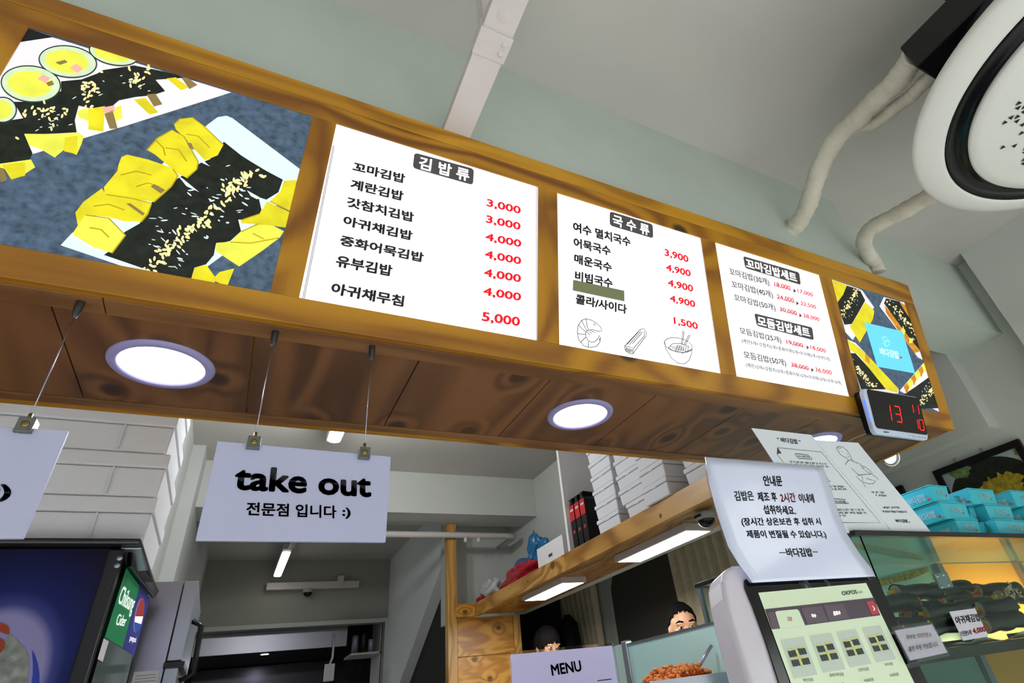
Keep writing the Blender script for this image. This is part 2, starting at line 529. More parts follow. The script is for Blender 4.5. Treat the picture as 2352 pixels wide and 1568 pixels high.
for i in range(0, len(xs), 2):
    rail(xs[i], xs[i + 1], p0, p1).build('stile', W_front_z, sign, 0.0008)
# knots printed by nature on the stiles
# the body: top, back, ends
yb0 = 0.9095
body = MB()
e0 = [sg(XL, 0, -TH), (XL, BK, Z0 + 0.62), (XL, BK, topz), sg(XL, HS, -TH)]
body.prism(e0, (TH, 0, 0)); 
e1 = [sg(XR - TH, 0, -TH), (XR - TH, BK, Z0 + 0.62), (XR - TH, BK, topz), sg(XR - TH, HS, -TH)]
body.prism(e1, (TH, 0, 0))
body.hexa([(XL, BK - TH, Z0 + 0.62), (XR, BK - TH, Z0 + 0.62), (XR, BK, Z0 + 0.62), (XL, BK, Z0 + 0.62)], [(XL, BK - TH, topz), (XR, BK - TH, topz), (XR, BK, topz), (XL, BK, topz)])
yt = sg(0, HS, -TH).y
body.hexa([(XL, yt, topz - TH), (XR, yt, topz - TH), (XR, BK - TH, topz - TH), (XL, BK - TH, topz - TH)], [(XL, yt, topz), (XR, yt, topz), (XR, BK - TH, topz), (XL, BK - TH, topz)])
body.build('carcass', W_front_x, sign)
# soffit: front strip, planks, back strip
zs = Z0 + 0.62
yf = 0.9095 + 0.0185; ya = 0.972; yb = 1.301
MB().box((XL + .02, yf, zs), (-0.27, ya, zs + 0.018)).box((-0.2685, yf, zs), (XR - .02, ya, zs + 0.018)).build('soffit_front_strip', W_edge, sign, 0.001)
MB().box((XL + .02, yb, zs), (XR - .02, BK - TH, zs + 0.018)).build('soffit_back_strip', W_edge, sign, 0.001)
seams = [XL + .02, -0.343, -0.049, 0.257, 0.565, 0.87, 1.175, 1.48, 1.785, XR - .02]
so = MB()
for i in range(len(seams) - 1):
    so.box((seams[i] + 0.0012, ya + 0.0015, zs + 0.004), (seams[i + 1] - 0.0012, yb - 0.0015, zs + 0.016))
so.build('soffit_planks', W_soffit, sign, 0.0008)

# lit panels: acrylic sheet + prints
E_w = 0.92
M_sheet = mat('lit_white_acrylic', '#f1eef2', 0.25, emit=0.74, ecol='#f3eff4', coat=0.3)
M_sheet_edge = mat('lit_sheet_edge', '#ffffff', 0.3, emit=0.85)
M_plate = mat('printed_grey_plate', '#555253', 0.5, emit=0.06)
M_pink = mat('printed_grey_letters', '#4b494b', 0.5, emit=0.05)
M_pred = mat('printed_red_letters', '#d3222f', 0.5, emit=0.55)
M_pwhite = mat('printed_white_letters', '#ffffff', 0.5, emit=0.9)
M_pline = mat('printed_thin_line', '#3c3c40', 0.5, emit=0.03)
M_tape = mat('olive_tape', '#7d845f', 0.5, emit=0.06)


def sheet(i, m, name, label):
    x0, x1 = cols[i]
    r = -0.003
    o = MB().hexa([sg(x0, p0, r), sg(x1, p0, r), sg(x1, p1, r), sg(x0, p1, r)], [sg(x0, p0, r - .006), sg(x1, p0, r - .006), sg(x1, p1, r - .006), sg(x0, p1, r - .006)]).build(name, m, sign)
    o['label'] = label
    return o


class Print:
    """Print on the acrylic of one panel; positions are where it shows in the photograph, offset ox, oy and scale sc."""
    pl = Pl(Vector((0, 0.9095, 0.62)) - SN * 0.003, (0, 1, 0.174))


PP_ = Print.pl


def plate(mb, q, r=0.18):                     # rounded plate through 4 photo points tl,tr,br,bl
    tl, tr, br, bl = [PP_.at(*p, 0.0005) for p in q]
    pts = []
    w = (tr - tl).length; h = (tl - bl).length; rr = r * h
    for cx, cy, a0 in ((w - rr, h - rr, 0), (rr, h - rr, 90), (rr, rr, 180), (w - rr, rr, 270)):
        for k in range(5):
            t = math.radians(a0 + k * 22.5)
            u, v = (cx + rr * math.cos(t)) / w, (cy + rr * math.sin(t)) / h
            pts.append((bl * (1 - u) + br * u) * (1 - v) + (tl * (1 - u) + tr * u) * v)
    mb.poly(pts)


def Z(sc, ox, oy): return lambda x, y: (ox + x * sc, oy + y * sc)


# panel with the rolls
pn = sheet(1, M_sheet, 'menu_panel', 'lit white panel listing seven items with red prices')
z = Z(600 / 1809, 680, 280)
mb = MB(); plate(mb, [z(820, 212), z(1232, 325), z(1225, 437), z(808, 318)]); mb.build('title_plate', M_plate, pn)
mb = MB(); write(mb, PP_, '김 밥 류', z(846, 322), z(1196, 414), z(858, 236), 0.022, 0.001); mb.build('title_lettering', M_pwhite, pn)
rows = [('꼬마김밥', (388, 340), (752, 428), (399, 272)), ('계란김밥', (372, 462), (740, 549), (384, 392)),
        ('갓참치김밥', (350, 586), (816, 697), (356, 514)), ('아귀채김밥', (322, 715), (804, 823), (333, 645)),
        ('중화어묵김밥', (298, 852), (880, 975), (312, 780)), ('유부김밥', (270, 1000), (662, 1072), (284, 918)),
        ('아귀채무침', (236, 1190), (742, 1282), (252, 1108))]
lines(rows, 'item_lettering', M_pink, pn, z, 0.04)
lines([('3,000', (1318, 590), (1555, 645), (1322, 530)), ('3,000', (1312, 703), (1553, 757), (1318, 643)), ('4,000', (1308, 826), (1558, 876), (1314, 766)),
                      ('4,000', (1304, 947), (1557, 996), (1310, 886)), ('4,000', (1298, 1076), (1556, 1120), (1304, 1012)), ('4,000', (1293, 1206), (1556, 1248), (1300, 1141)),
                      ('5,000', (1284, 1386), (1549, 1424), (1290, 1312))], 'price_lettering', M_pred, pn, z, 0.028)
mb = MB()
nn = SN
for q in (((258, 160), (45, 1228)), ((266, 162), (55, 1230)), ((1664, 438), (1664, 1518)), ((1672, 440), (1670, 1520))):
    stroke(mb, [PP_.at(*z(*q[0]), .0006), PP_.at(*z(*q[1]), .0006)], 0.0009, nn)
mb.build('border_lines', M_pline, pn)

# panel with the noodles
pn = sheet(2, M_sheet, 'menu_panel', 'lit white panel of noodle prices with small food drawings along its foot')
z = Z(480 / 1568, 1220, 420)
mb = MB(); plate(mb, [z(590, 212), z(912, 310), z(916, 416), z(590, 318)]); mb.build('title_plate', M_plate, pn)
mb = MB(); write(mb, PP_, '국 수 류', z(612, 316), z(888, 398), z(612, 236), 0.022, 0.001); mb.build('title_lettering', M_pwhite, pn)
lines([('여수 멸치국수', (314, 364), (748, 482), (314, 288)), ('어묵국수', (318, 482), (598, 550), (318, 406)), ('매운국수', (322, 602), (606, 672), (324, 528)),
                      ('비빔국수', (328, 730), (612, 790), (330, 656)), ('콜라/사이다', (332, 905), (718, 985), (336, 830))], 'item_lettering', M_pink, pn, z, 0.04)
lines([('3,900', (1002, 552), (1182, 606), (1000, 492)), ('4,900', (1012, 664), (1198, 712), (1012, 606)), ('4,900', (1026, 780), (1216, 826), (1026, 720)),
                      ('4,900', (1040, 896), (1232, 942), (1040, 838)), ('1,500', (1072, 1064), (1254, 1108), (1068, 1004))], 'price_lettering', M_pred, pn, z, 0.028)
mb = MB()
fill(mb, PP_, [z(316, 726), z(698, 808), z(700, 888), z(312, 806)], 0.0014)
o = mb.build('cover_tape', M_tape, pn); o['label'] = 'olive strip of tape stuck over a line of the menu'
mb = MB()
def draw(mb, pts, w=0.0016, closed=False, zz=None):
    zz = zz or z
    stroke(mb, [PP_.at(*zz(*p), .0007) for p in pts], w, SN, 0, closed)
# shrimp
draw(mb, [(412, 1018), (380, 1030), (352, 1070), (346, 1120), (360, 1180), (395, 1222), (440, 1234), (490, 1226), (515, 1195), (520, 1160), (512, 1142), (500, 1170), (478, 1190), (450, 1194), (425, 1180), (410, 1150), (408, 1120), (425, 1105), (460, 1100), (500, 1112), (532, 1110), (520, 1080), (490, 1050), (450, 1028), (412, 1018)])
for q in ([(412, 1018), (418, 1060), (428, 1100)], [(380, 1032), (400, 1075), (418, 1108)], [(356, 1066), (382, 1092), (410, 1118)], [(348, 1130), (380, 1134), (408, 1136)], [(372, 1196), (392, 1172), (412, 1158)], [(428, 1232), (430, 1210), (430, 1186)], [(418, 1118), (440, 1140)], [(430, 1112), (455, 1128)], [(446, 1106), (480, 1122)], [(520, 1160), (510, 1180), (524, 1184)]):
    draw(mb, q)
draw(mb, ell(476, 1061, 6, 7), 0.0012, True)
# roll
draw(mb, [(700, 1226), (820, 1098), (845, 1092), (866, 1118), (860, 1150), (762, 1282), (738, 1280), (706, 1256), (700, 1226), (730, 1226), (768, 1240), (762, 1282)])
for q in ([(718, 1212), (806, 1116)], [(736, 1214), (824, 1112)], [(760, 1206), (836, 1118)], [(768, 1240), (848, 1150), (850, 1110)]): draw(mb, q)
for k in range(9): draw(mb, ell(712 + (k % 5) * 11, 1240 + (k // 5) * 16 + (k % 5) * 4, 5, 6), 0.0012, True)
# noodle bowl
draw(mb, ell(1104, 1216, 107, 52, 0.22), 0.0016, True)
draw(mb, [(1000, 1186), (1010, 1240), (1050, 1310), (1100, 1350), (1150, 1358), (1185, 1330), (1204, 1280), (1208, 1244)])
draw(mb, [(1030, 1236), (1060, 1206), (1120, 1202), (1180, 1226), (1200, 1250), (1140, 1276), (1070, 1260), (1030, 1236)])
for k in range(6):
    draw(mb, [(1046 + k * 14, 1222 - k), (1090 + k * 14, 1266)]); draw(mb, [(1100 + k * 16, 1216 + k * 2), (1086 + k * 18, 1258 + k)])
for q in ([(1140, 1108), (1126, 1216)], [(1148, 1110), (1136, 1216)], [(1184, 1138), (1146, 1216)], [(1194, 1140), (1156, 1220)]): draw(mb, q)
mb.build('food_drawings', M_pline, pn)
mb = MB()
for q in (((1268, 406), (1416, 1424)), ((1277, 408), (1426, 1428))):
    stroke(mb, [PP_.at(*z(*q[0]), .0006), PP_.at(*z(*q[1]), .0006)], 0.0008, nn)
mb.build('border_lines', M_pline, pn)

# panel with the sets
pn = sheet(3, M_sheet, 'menu_panel', 'lit white panel of set menus with struck out prices')
z = Z(620 / 1944, 1620, 540)
for q in ([z(272, 150), z(676, 268), z(688, 358), z(288, 236)], [z(352, 562), z(770, 664), z(782, 756), z(372, 652)]):
    mb = MB(); plate(mb, q); mb.build('title_plate', M_plate, pn)
mb = MB(); write(mb, PP_, '꼬마김밥세트', z(296, 234), z(664, 342), z(288, 164), 0.022, 0.001); write(mb, PP_, '모듬김밥세트', z(380, 650), z(758, 738), z(372, 578), 0.022, 0.001)
mb.build('title_lettering', M_pwhite, pn)
for t, bl, br, tl, bo in [('꼬마김밥(30개)', (178, 292), (466, 372), (168, 232), .012), ('꼬마김밥(40개)', (194, 384), (492, 462), (184, 324), .012), ('꼬마김밥(50개)', (212, 478), (510, 554), (202, 420), .012),
                      ('모듬김밥(25개)', (254, 716), (552, 786), (244, 660), .012), ('(계란5개+갓참치5개+종화어묵5개+아귀채5개+유부5개)', (264, 778), (902, 912), (260, 742), .008),
                      ('모듬김밥(50개)', (284, 892), (588, 952), (272, 832), .012), ('(계란10개+갓참치10개+종화어묵10개+아귀채10개+유부10개)', (296, 954), (984, 1084), (290, 916), .008)]:
    lines([(t, bl, br, tl)], 'item_lettering', M_pink, pn, z, bo)
for x, y in ((636, 398), (656, 488), (678, 576), (730, 806), (764, 968)):
    mb = MB(); fill(mb, PP_, [z(x, y - 14), z(x + 18, y + 4), z(x, y + 16)]); mb.build('price_arrow', M_pink, pn)
lines([('18,000', (498, 372), (614, 402), (496, 334)), ('17,000', (666, 416), (776, 448), (664, 384)), ('24,000', (518, 462), (642, 492), (514, 424)), ('22,500', (688, 506), (800, 536), (684, 474)),
                      ('30,000', (538, 550), (662, 582), (534, 514)), ('28,000', (708, 594), (824, 624), (704, 562)), ('19,000', (586, 786), (706, 814), (582, 750)), ('18,000', (760, 824), (870, 852), (756, 790)),
                      ('38,000', (620, 950), (746, 978), (616, 914)), ('36,000', (794, 986), (912, 1010), (790, 950))], 'price_lettering', M_pred, pn, z, 0.016)
mb = MB()
for q in (((496, 352), (634, 396)), ((516, 444), (654, 486)), ((536, 532), (676, 574)), ((584, 766), (728, 804)), ((618, 930), (762, 966))):
    for d in (0, 7): stroke(mb, [PP_.at(*z(q[0][0], q[0][1] + d), .001), PP_.at(*z(q[1][0], q[1][1] + d), .001)], 0.0009, nn)
mb.build('strike_lines', M_pink, pn)
mb = MB()
for q in (((826, 292), (1032, 1150)), ((833, 294), (1040, 1154))):
    stroke(mb, [PP_.at(*z(*q[0]), .0006), PP_.at(*z(*q[1]), .0006)], 0.0008, nn)
mb.build('border_lines', M_pline, pn)

# ------------------------------------------------------------------ the two lit food photographs
M_slate = mat('printed_slate', '#3f5063', 0.4, emit=0.72, noise=0.45, nscale=75)
M_pltw = mat('printed_white_plate', '#e4dde6', 0.4, emit=0.62)
M_pltb = mat('printed_bluewhite_plate', '#d2e0e6', 0.4, emit=0.6)
M_nori = mat('printed_seaweed', '#10160f', 0.4, emit=0.6, noise=0.9, nscale=70)
M_egg = mat('printed_egg', '#d6c91a', 0.4, emit=0.62, noise=0.16, nscale=30)
M_egg2 = mat('printed_pale_egg', '#dcdc4a', 0.4, emit=0.62, noise=0.14, nscale=35)
M_rice = mat('printed_rice', '#c8dab4', 0.4, emit=0.6, noise=0.08, nscale=60)
M_ham = mat('printed_ham', '#d9a095', 0.4, emit=0.75)
M_burd = mat('printed_burdock', '#7d6a3d', 0.4, emit=0.7)
M_ses = mat('printed_sesame', '#ead99a', 0.4, emit=0.8)
M_glint = mat('printed_glint', '#c9d6d6', 0.4, emit=0.7)
M_brown = mat('printed_fried_tofu', '#b87a1c', 0.4, emit=0.75, noise=0.3, nscale=60)
M_card = mat('printed_blue_card', '#5fc0dd', 0.4, emit=0.8)
M_dk = mat('printed_black', '#0d1016', 0.4, emit=0.3)
M_line = mat('printed_dark_outline', '#2a3a34', 0.4, emit=0.4)


def seeds(mb, z, c, n, sx, sy, size, ang=None, off=0.0022, rot=0.0):
    for _ in range(n):
        dx, dy = random.gauss(0, sx), random.gauss(0, sy)
        x = c[0] + dx * math.cos(rot) - dy * math.sin(rot); y = c[1] + dx * math.sin(rot) + dy * math.cos(rot)
        a = random.uniform(0, PI) if ang is None else ang + random.gauss(0, 0.5)
        fill(mb, PP_, [z(*p) for p in ell(x, y, size, size * 0.5, a, 7)], off)


def clampx(x0, x1, y0, y1, pts): return [(min(max(x, x0), x1), min(max(y, y0), y1)) for x, y in pts]


def inpanel(i, pts, off):                     # printed polygon trimmed to the panel it is printed on
    x0, x1 = cols[i]
    loc = []
    for p in pts:
        P = PP_.at(*p); s = (P - (SO + SN * -0.003)).dot(LU); x = P.x - SKEW * (s - 0.29)
        loc.append((x, s))
    def cl(poly, f, inter):
        out = []
        for k in range(len(poly)):
            A, B = poly[k], poly[(k + 1) % len(poly)]
            if f(A): out.append(A)
            if f(A) != f(B): out.append(inter(A, B))
        return out
    for ax, lim, sgn in ((0, x0, 1), (0, x1, -1), (1, p0, 1), (1, p1, -1)):
        if not loc: return None
        loc = cl(loc, lambda q: (q[ax] - lim) * sgn >= 0, lambda A, B: tuple(A[j] + (B[j] - A[j]) * ((lim - A[ax]) / (B[ax] - A[ax])) for j in (0, 1)))
    if len(loc) < 3: return None
    return [sg(x, s, -0.003 + off) for x, s in loc]


def pr(i, name, m, polys, par, z, off):
    for p in polys:
        q = inpanel(i, [z(*a) for a in p], off)
        if q: MB().poly(q).build(name, m, par)


pn = sheet(0, M_slate, 'photo_panel', 'large lit food photograph of seaweed rolls on white plates')
z = Z(760 / 1702, 0, 0)
pr(0, 'printed_corner', M_dk, [[(125, 140), (285, 195), (90, 222)]], pn, z, .0003)
pr(0, 'printed_plate', M_pltw, [[(90, 220), (270, 193), (1190, 476), (640, 650), (430, 712), (180, 790), (-60, 850), (-200, 700), (0, 345)]], pn, z, .0006)
pr(0, 'printed_plate', M_pltb, [[(312, 1262), (370, 1200), (700, 960), (1070, 640), (1120, 603), (1165, 596), (1195, 608), (1545, 872), (1530, 930), (1300, 1200), (960, 1450), (690, 1390)]], pn, z, .0006)
pr(0, 'printed_seaweed', M_nori, [
    [(530, 362), (690, 338), (790, 358), (905, 384), (945, 402), (800, 412), (850, 470), (785, 492), (700, 500), (612, 518), (575, 550), (470, 560), (405, 545), (385, 620), (395, 682), (300, 688), (200, 692), (125, 690), (168, 790), (150, 830), (80, 838), (-80, 850), (-80, 640), (120, 610), (70, 525), (200, 525), (315, 470), (315, 420), (420, 410), (500, 380)],
    [(1152, 730), (1240, 800), (1290, 832), (1370, 880), (1455, 925), (1432, 990), (1370, 1028), (1330, 1015), (1345, 1080), (1320, 1132), (1225, 1130), (1240, 1190), (1185, 1240), (1110, 1258), (1100, 1312), (1060, 1360), (1000, 1378), (985, 1430), (940, 1460), (850, 1420), (535, 1312), (610, 1260), (640, 1195), (720, 1150), (735, 1100), (770, 1050), (850, 990), (905, 925), (960, 890), (1030, 840), (1080, 820)]], pn, z, .0009)
pr(0, 'printed_egg', M_egg, [
    [(895, 640), (925, 612), (990, 604), (1045, 645), (1150, 745), (1120, 800), (1055, 828), (1000, 770), (960, 720), (905, 668)],
    [(755, 772), (810, 710), (885, 668), (945, 700), (1020, 832), (1012, 870), (960, 916), (905, 890), (850, 840), (795, 795)],
    [(610, 850), (625, 810), (655, 797), (760, 822), (800, 835), (890, 868), (915, 905), (880, 960), (790, 1040), (660, 1020), (540, 1000), (535, 965), (605, 880)],
    [(388, 1095), (430, 1040), (525, 970), (545, 1000), (680, 1020), (780, 1045), (760, 1100), (725, 1142), (640, 1140), (560, 1118), (440, 1105), (402, 1165)],
    [(1460, 932), (1525, 926), (1500, 1088), (1440, 1060), (1390, 1035), (1440, 990)], [(1375, 1038), (1490, 1092), (1475, 1172), (1380, 1160), (1240, 1150), (1240, 1132), (1335, 1100)],
    [(455, 562), (540, 548), (533, 680), (455, 668)], [(688, 515), (748, 505), (815, 580), (770, 592)], [(858, 405), (905, 400), (972, 452), (930, 466)], [(335, 710), (400, 700), (398, 795), (330, 780)], [(10, 850), (130, 835), (130, 905), (60, 925)],
    [(985, 1432), (1000, 1380), (1060, 1362), (1110, 1430), (1100, 1480)], [(1090, 1440), (1130, 1400), (1205, 1382), (1168, 1475)]], pn, z, .0012)
pr(0, 'printed_pale_egg', M_egg2, [
    [(372, 1205), (440, 1105), (560, 1122), (645, 1210), (575, 1302), (480, 1272)], [(1238, 1192), (1330, 1150), (1400, 1160), (1460, 1190), (1440, 1222), (1350, 1290), (1230, 1372), (1110, 1292), (1112, 1250), (1185, 1245)],
    [(128, 690), (290, 692), (400, 682), (432, 702), (420, 742), (395, 798), (330, 772), (282, 812), (210, 768), (150, 750)], [(398, 575), (440, 555), (472, 580), (455, 625), (405, 605)], [(580, 560), (625, 545), (630, 610), (590, 628)], [(-40, 850), (160, 822), (182, 862), (120, 902), (20, 870)]], pn, z, .0011)
rolls = [(350, 320, 152, 84, .12), (160, 435, 156, 96, .1), (585, 278, 130, 62, .2), (15, 568, 74, 68, 0)]
pr(0, 'printed_roll_edge', M_line, [ell(a, b, c, d, r, 40) for a, b, c, d, r in rolls], pn, z, .0014)
pr(0, 'printed_rice', M_rice, [ell(a, b, c - 7, d - 7, r, 40) for a, b, c, d, r in rolls], pn, z, .0016)
pr(0, 'printed_roll_egg', M_egg2, [ell(a - 5, b, c * .74, d * .7, r, 14) for a, b, c, d, r in rolls], pn, z, .0018)
pr(0, 'printed_ham', M_ham, [[(360, 350), (395, 332), (428, 358), (400, 380)], [(192, 410), (222, 388), (262, 405), (235, 432)], [(525, 558), (590, 545), (592, 580), (538, 586)]], pn, z, .002)
pr(0, 'printed_burdock', M_burd, [[(285, 325), (335, 312), (350, 325), (310, 338)], [(238, 430), (270, 418), (280, 440), (250, 448)], [(538, 590), (580, 570), (606, 665), (566, 666)], [(755, 490), (800, 485), (836, 540), (792, 552)], [(935, 405), (965, 403), (1016, 440), (975, 462)], [(775, 962), (795, 950), (850, 980), (828, 998)], [(650, 1050), (670, 1048), (745, 1100), (735, 1112)], [(960, 735), (985, 740), (1000, 775), (975, 765)], [(0, 870), (20, 868), (40, 930), (5, 942)]], pn, z, .002)
egg_e = [[(895, 640), (925, 612), (990, 604), (1045, 645), (1150, 745)], [(755, 772), (810, 710), (885, 668), (945, 700), (1020, 832), (1012, 870), (960, 916)], [(890, 868), (915, 905), (880, 960), (790, 1040)], [(545, 1000), (680, 1020), (780, 1045), (760, 1100), (725, 1142)],
         [(440, 1105), (560, 1122), (645, 1210), (575, 1302)], [(620, 900), (700, 880), (780, 900)], [(850, 760), (920, 770), (960, 830)], [(960, 690), (1020, 700), (1080, 760)], [(480, 1060), (560, 1050), (640, 1080)], [(700, 960), (760, 940), (820, 960)],
         [(1335, 1100), (1240, 1132)], [(1390, 1035), (1440, 1060), (1500, 1088)], [(1185, 1245), (1290, 1250), (1440, 1222)], [(1240, 1192), (1330, 1150)], [(1300, 1200), (1360, 1230)], [(800, 720), (840, 760), (850, 800)], [(460, 1170), (520, 1180), (560, 1220)]]
mb = MB()
for q in egg_e: stroke(mb, [PP_.at(*z(*p), .0017) for p in q], .0022, SN)
mb.build('printed_egg_folds', mat('printed_egg_fold', '#a89410', .4, emit=.6), pn)
pr(0, 'printed_gap', M_pltb, [[(975, 765), (1000, 785), (1080, 858), (1040, 840)], [(915, 905), (940, 920), (1025, 990), (960, 960)], [(1270, 980), (1345, 1022), (1320, 1026), (1290, 1010)], [(1145, 470), (1150, 480), (1180, 480)]], pn, z, .0013)
mb = MB()
random.seed(3)
for c, n, sx, sy in (((250, 580), 22, 45, 25), ((465, 460), 24, 30, 38), ((700, 395), 18, 30, 28), ((130, 590), 3, 10, 10), ((755, 360), 3, 6, 6), ((85, 710), 1, 2, 2), ((480, 545), 3, 20, 4)):
    seeds(mb, z, c, n, sx, sy, 12)
for a_, b_ in (((1320, 880), (1200, 960)), ((1210, 950), (1140, 1060)), ((1100, 1085), (1010, 1170)), ((960, 1165), (890, 1280)), ((880, 1285), (770, 1385))):
    for k in range(26):
        t = random.random(); seeds(mb, z, (a_[0] + (b_[0] - a_[0]) * t, a_[1] + (b_[1] - a_[1]) * t), 1, 22, 16, 13)
mb.build('printed_sesame', M_ses, pn)
mb = MB()
for k in range(70):
    t = random.random(); w_ = random.uniform(-130, 130)
    x = 1250 + (800 - 1250) * t + w_ * .75; y = 900 + (1290 - 900) * t + w_ * .75
    a_ = random.uniform(-.3, .9)
    fill(mb, PP_, [z(*p) for p in ell(x, y, random.uniform(6, 22), random.uniform(2, 4.5), a_, 8)], .0016)
for k in range(26):
    x, y = random.choice([(250, 620), (470, 470), (700, 430), (240, 640), (800, 460)])
    fill(mb, PP_, [z(*p) for p in ell(x + random.gauss(0, 60), y + random.gauss(0, 25), random.uniform(5, 15), 2.5, random.uniform(-.6, .6), 8)], .0016)
mb.build('printed_glints', M_glint, pn)

pn = sheet(4, M_slate, 'photo_panel', 'lit food photograph of four plates of rolls round a pale blue card')
z = Z(620 / 1944, 1620, 540)
pr(4, 'printed_plate', M_pltw, [[(900, 315), (1105, 385), (1130, 400), (1215, 520), (1060, 755), (1000, 690), (905, 400)], [(1253, 512), (1285, 445), (1470, 495), (1600, 800), (1562, 897), (1530, 880)],
                              [(1010, 745), (1080, 775), (1200, 900), (1390, 1105), (1390, 1140), (1100, 1130)], [(1398, 1120), (1572, 918), (1618, 975), (1680, 1200), (1720, 1290), (1640, 1250)]], pn, z, .0006)
pr(4, 'printed_seaweed', M_nori, [[(1012, 362), (1110, 392), (1150, 470), (1100, 560), (1052, 640), (1000, 645), (965, 545), (948, 470)], [(1300, 455), (1400, 478), (1450, 540), (1565, 790), (1540, 835), (1400, 650), (1285, 490)],
                              [(1045, 850), (1080, 850), (1180, 960), (1300, 1110), (1120, 1110), (1085, 1000)], [(1430, 1145), (1500, 1100), (1640, 1000), (1690, 1245), (1560, 1250)]], pn, z, .0009)
pr(4, 'printed_egg', M_egg, [[(900, 318), (1018, 360), (990, 430), (950, 485), (930, 440)], [(1148, 480), (1215, 545), (1205, 605), (1110, 775), (1038, 660), (1090, 580)], [(1020, 752), (1080, 790), (1170, 870), (1388, 1105), (1378, 1135), (1300, 1112), (1100, 862), (1045, 830)]], pn, z, .0012)
pr(4, 'printed_fried_tofu', M_brown, [[(1288, 505), (1335, 560), (1430, 690), (1500, 780), (1548, 835), (1505, 850), (1400, 705), (1300, 560)], [(1395, 480), (1440, 505), (1500, 610), (1480, 612), (1430, 540)], [(1150, 850), (1180, 880), (1180, 930), (1150, 900)]] +
   [[(1425 + k * 26, 1090 - k * 30), (1450 + k * 26, 1062 - k * 30), (1470 + k * 26, 1090 - k * 30), (1448 + k * 26, 1145 - k * 30)] for k in range(0, 6, 2)], pn, z, .0013)
pr(4, 'printed_pale_egg', M_egg2, [[(1425 + k * 26, 1090 - k * 30), (1450 + k * 26, 1062 - k * 30), (1470 + k * 26, 1090 - k * 30), (1448 + k * 26, 1145 - k * 30)] for k in (1, 3, 5)] + [[(1420, 660), (1440, 690), (1430, 720), (1405, 690)], [(1465, 740), (1490, 745), (1490, 775), (1465, 780)]], pn, z, .0014)
mb = MB()
for a_, b_, n in (((1095, 392), (985, 570), 60), ((1320, 465), (1545, 740), 70), ((1085, 950), (1230, 1105), 60), ((1660, 1080), (1540, 1220), 60)):
    for k in range(n):
        t = random.random(); seeds(mb, z, (a_[0] + (b_[0] - a_[0]) * t, a_[1] + (b_[1] - a_[1]) * t), 1, 11, 9, 7)
mb.build('printed_sesame', M_ses, pn)
mb = MB()
for k in range(60):
    a_, b_ = random.choice([((1100, 420), (1000, 620)), ((1320, 480), (1540, 800)), ((1080, 900), (1200, 1090)), ((1600, 1060), (1560, 1200))])
    t = random.random()
    fill(mb, PP_, [z(*p) for p in ell(a_[0] + (b_[0] - a_[0]) * t + random.gauss(0, 16), a_[1] + (b_[1] - a_[1]) * t + random.gauss(0, 16), 7, 2, random.uniform(0, 1.5), 6)], .0015)
mb.build('printed_glints', M_glint, pn)
pr(4, 'printed_card', M_card, [[(1140, 628), (1415, 694), (1508, 997), (1235, 948)]], pn, z, .0022)
mb = MB()
write(mb, PP_, '바다김밥', z(1262, 862), z(1398, 892), z(1252, 805), 0.03, .0028)
for q in ([(1270, 738), (1300, 728), (1322, 760), (1326, 790), (1300, 800), (1274, 770)], [(1270, 738), (1296, 764), (1300, 800)], [(1296, 764), (1322, 760)]):
    stroke(mb, [PP_.at(*z(*p), .0028) for p in q], .0016, SN)
mb.build('card_lettering', mat('printed_pale_letters', '#bfe6f0', 0.4, emit=0.9), pn)
mb = MB(); fill(mb, PP_, [z(*p) for p in ell(1409, 880, 7, 8)], .0028); mb.build('card_dot', M_pred, pn)

# ------------------------------------------------------------------ downlights in the soffit
def downlight(c, r, label, grp='round downlights in the pine soffit'):
    t = thing('downlight', label, 'light', c, grp)
    MB().lathe([(r * .80, 0.004), (r * .80, -0.004), (r * .83, -0.0065), (r * .97, -0.005), (r, -0.001), (r, 0.004)], c, n=64).build('rim', M_rimv, t)
    MB().lathe([(0.0, -0.002), (r * .4, -0.002), (r * .81, -0.001), (r * .81, 0.003)], c, n=64).build('diffuser', M_led, t)
    area('downlight_beam', (c[0], c[1], c[2] - 0.012), (0, 0, 0), r * 1.5, r * 1.5, 2.0, (0.80, 0.78, 1.0), 'DISK')


zp = zs + 0.004
P_ = ZP(zp - 0.005)
for (u, v), lab in (((371, 837), 'round downlight in the soffit left of the take out sign'), ((1330, 959), 'round downlight in the soffit right of the take out sign'), ((1892, 1010), 'round downlight in the soffit half hidden by the standing leaflet sheets')):
    q = P_.at(u, v)
    downlight((q.x, 1.125, zp), 0.0885, lab)

# ------------------------------------------------------------------ hanging signs
M_signw = mat('white_foam_board', '#b7b9d6', 0.45)
YH = 0.945


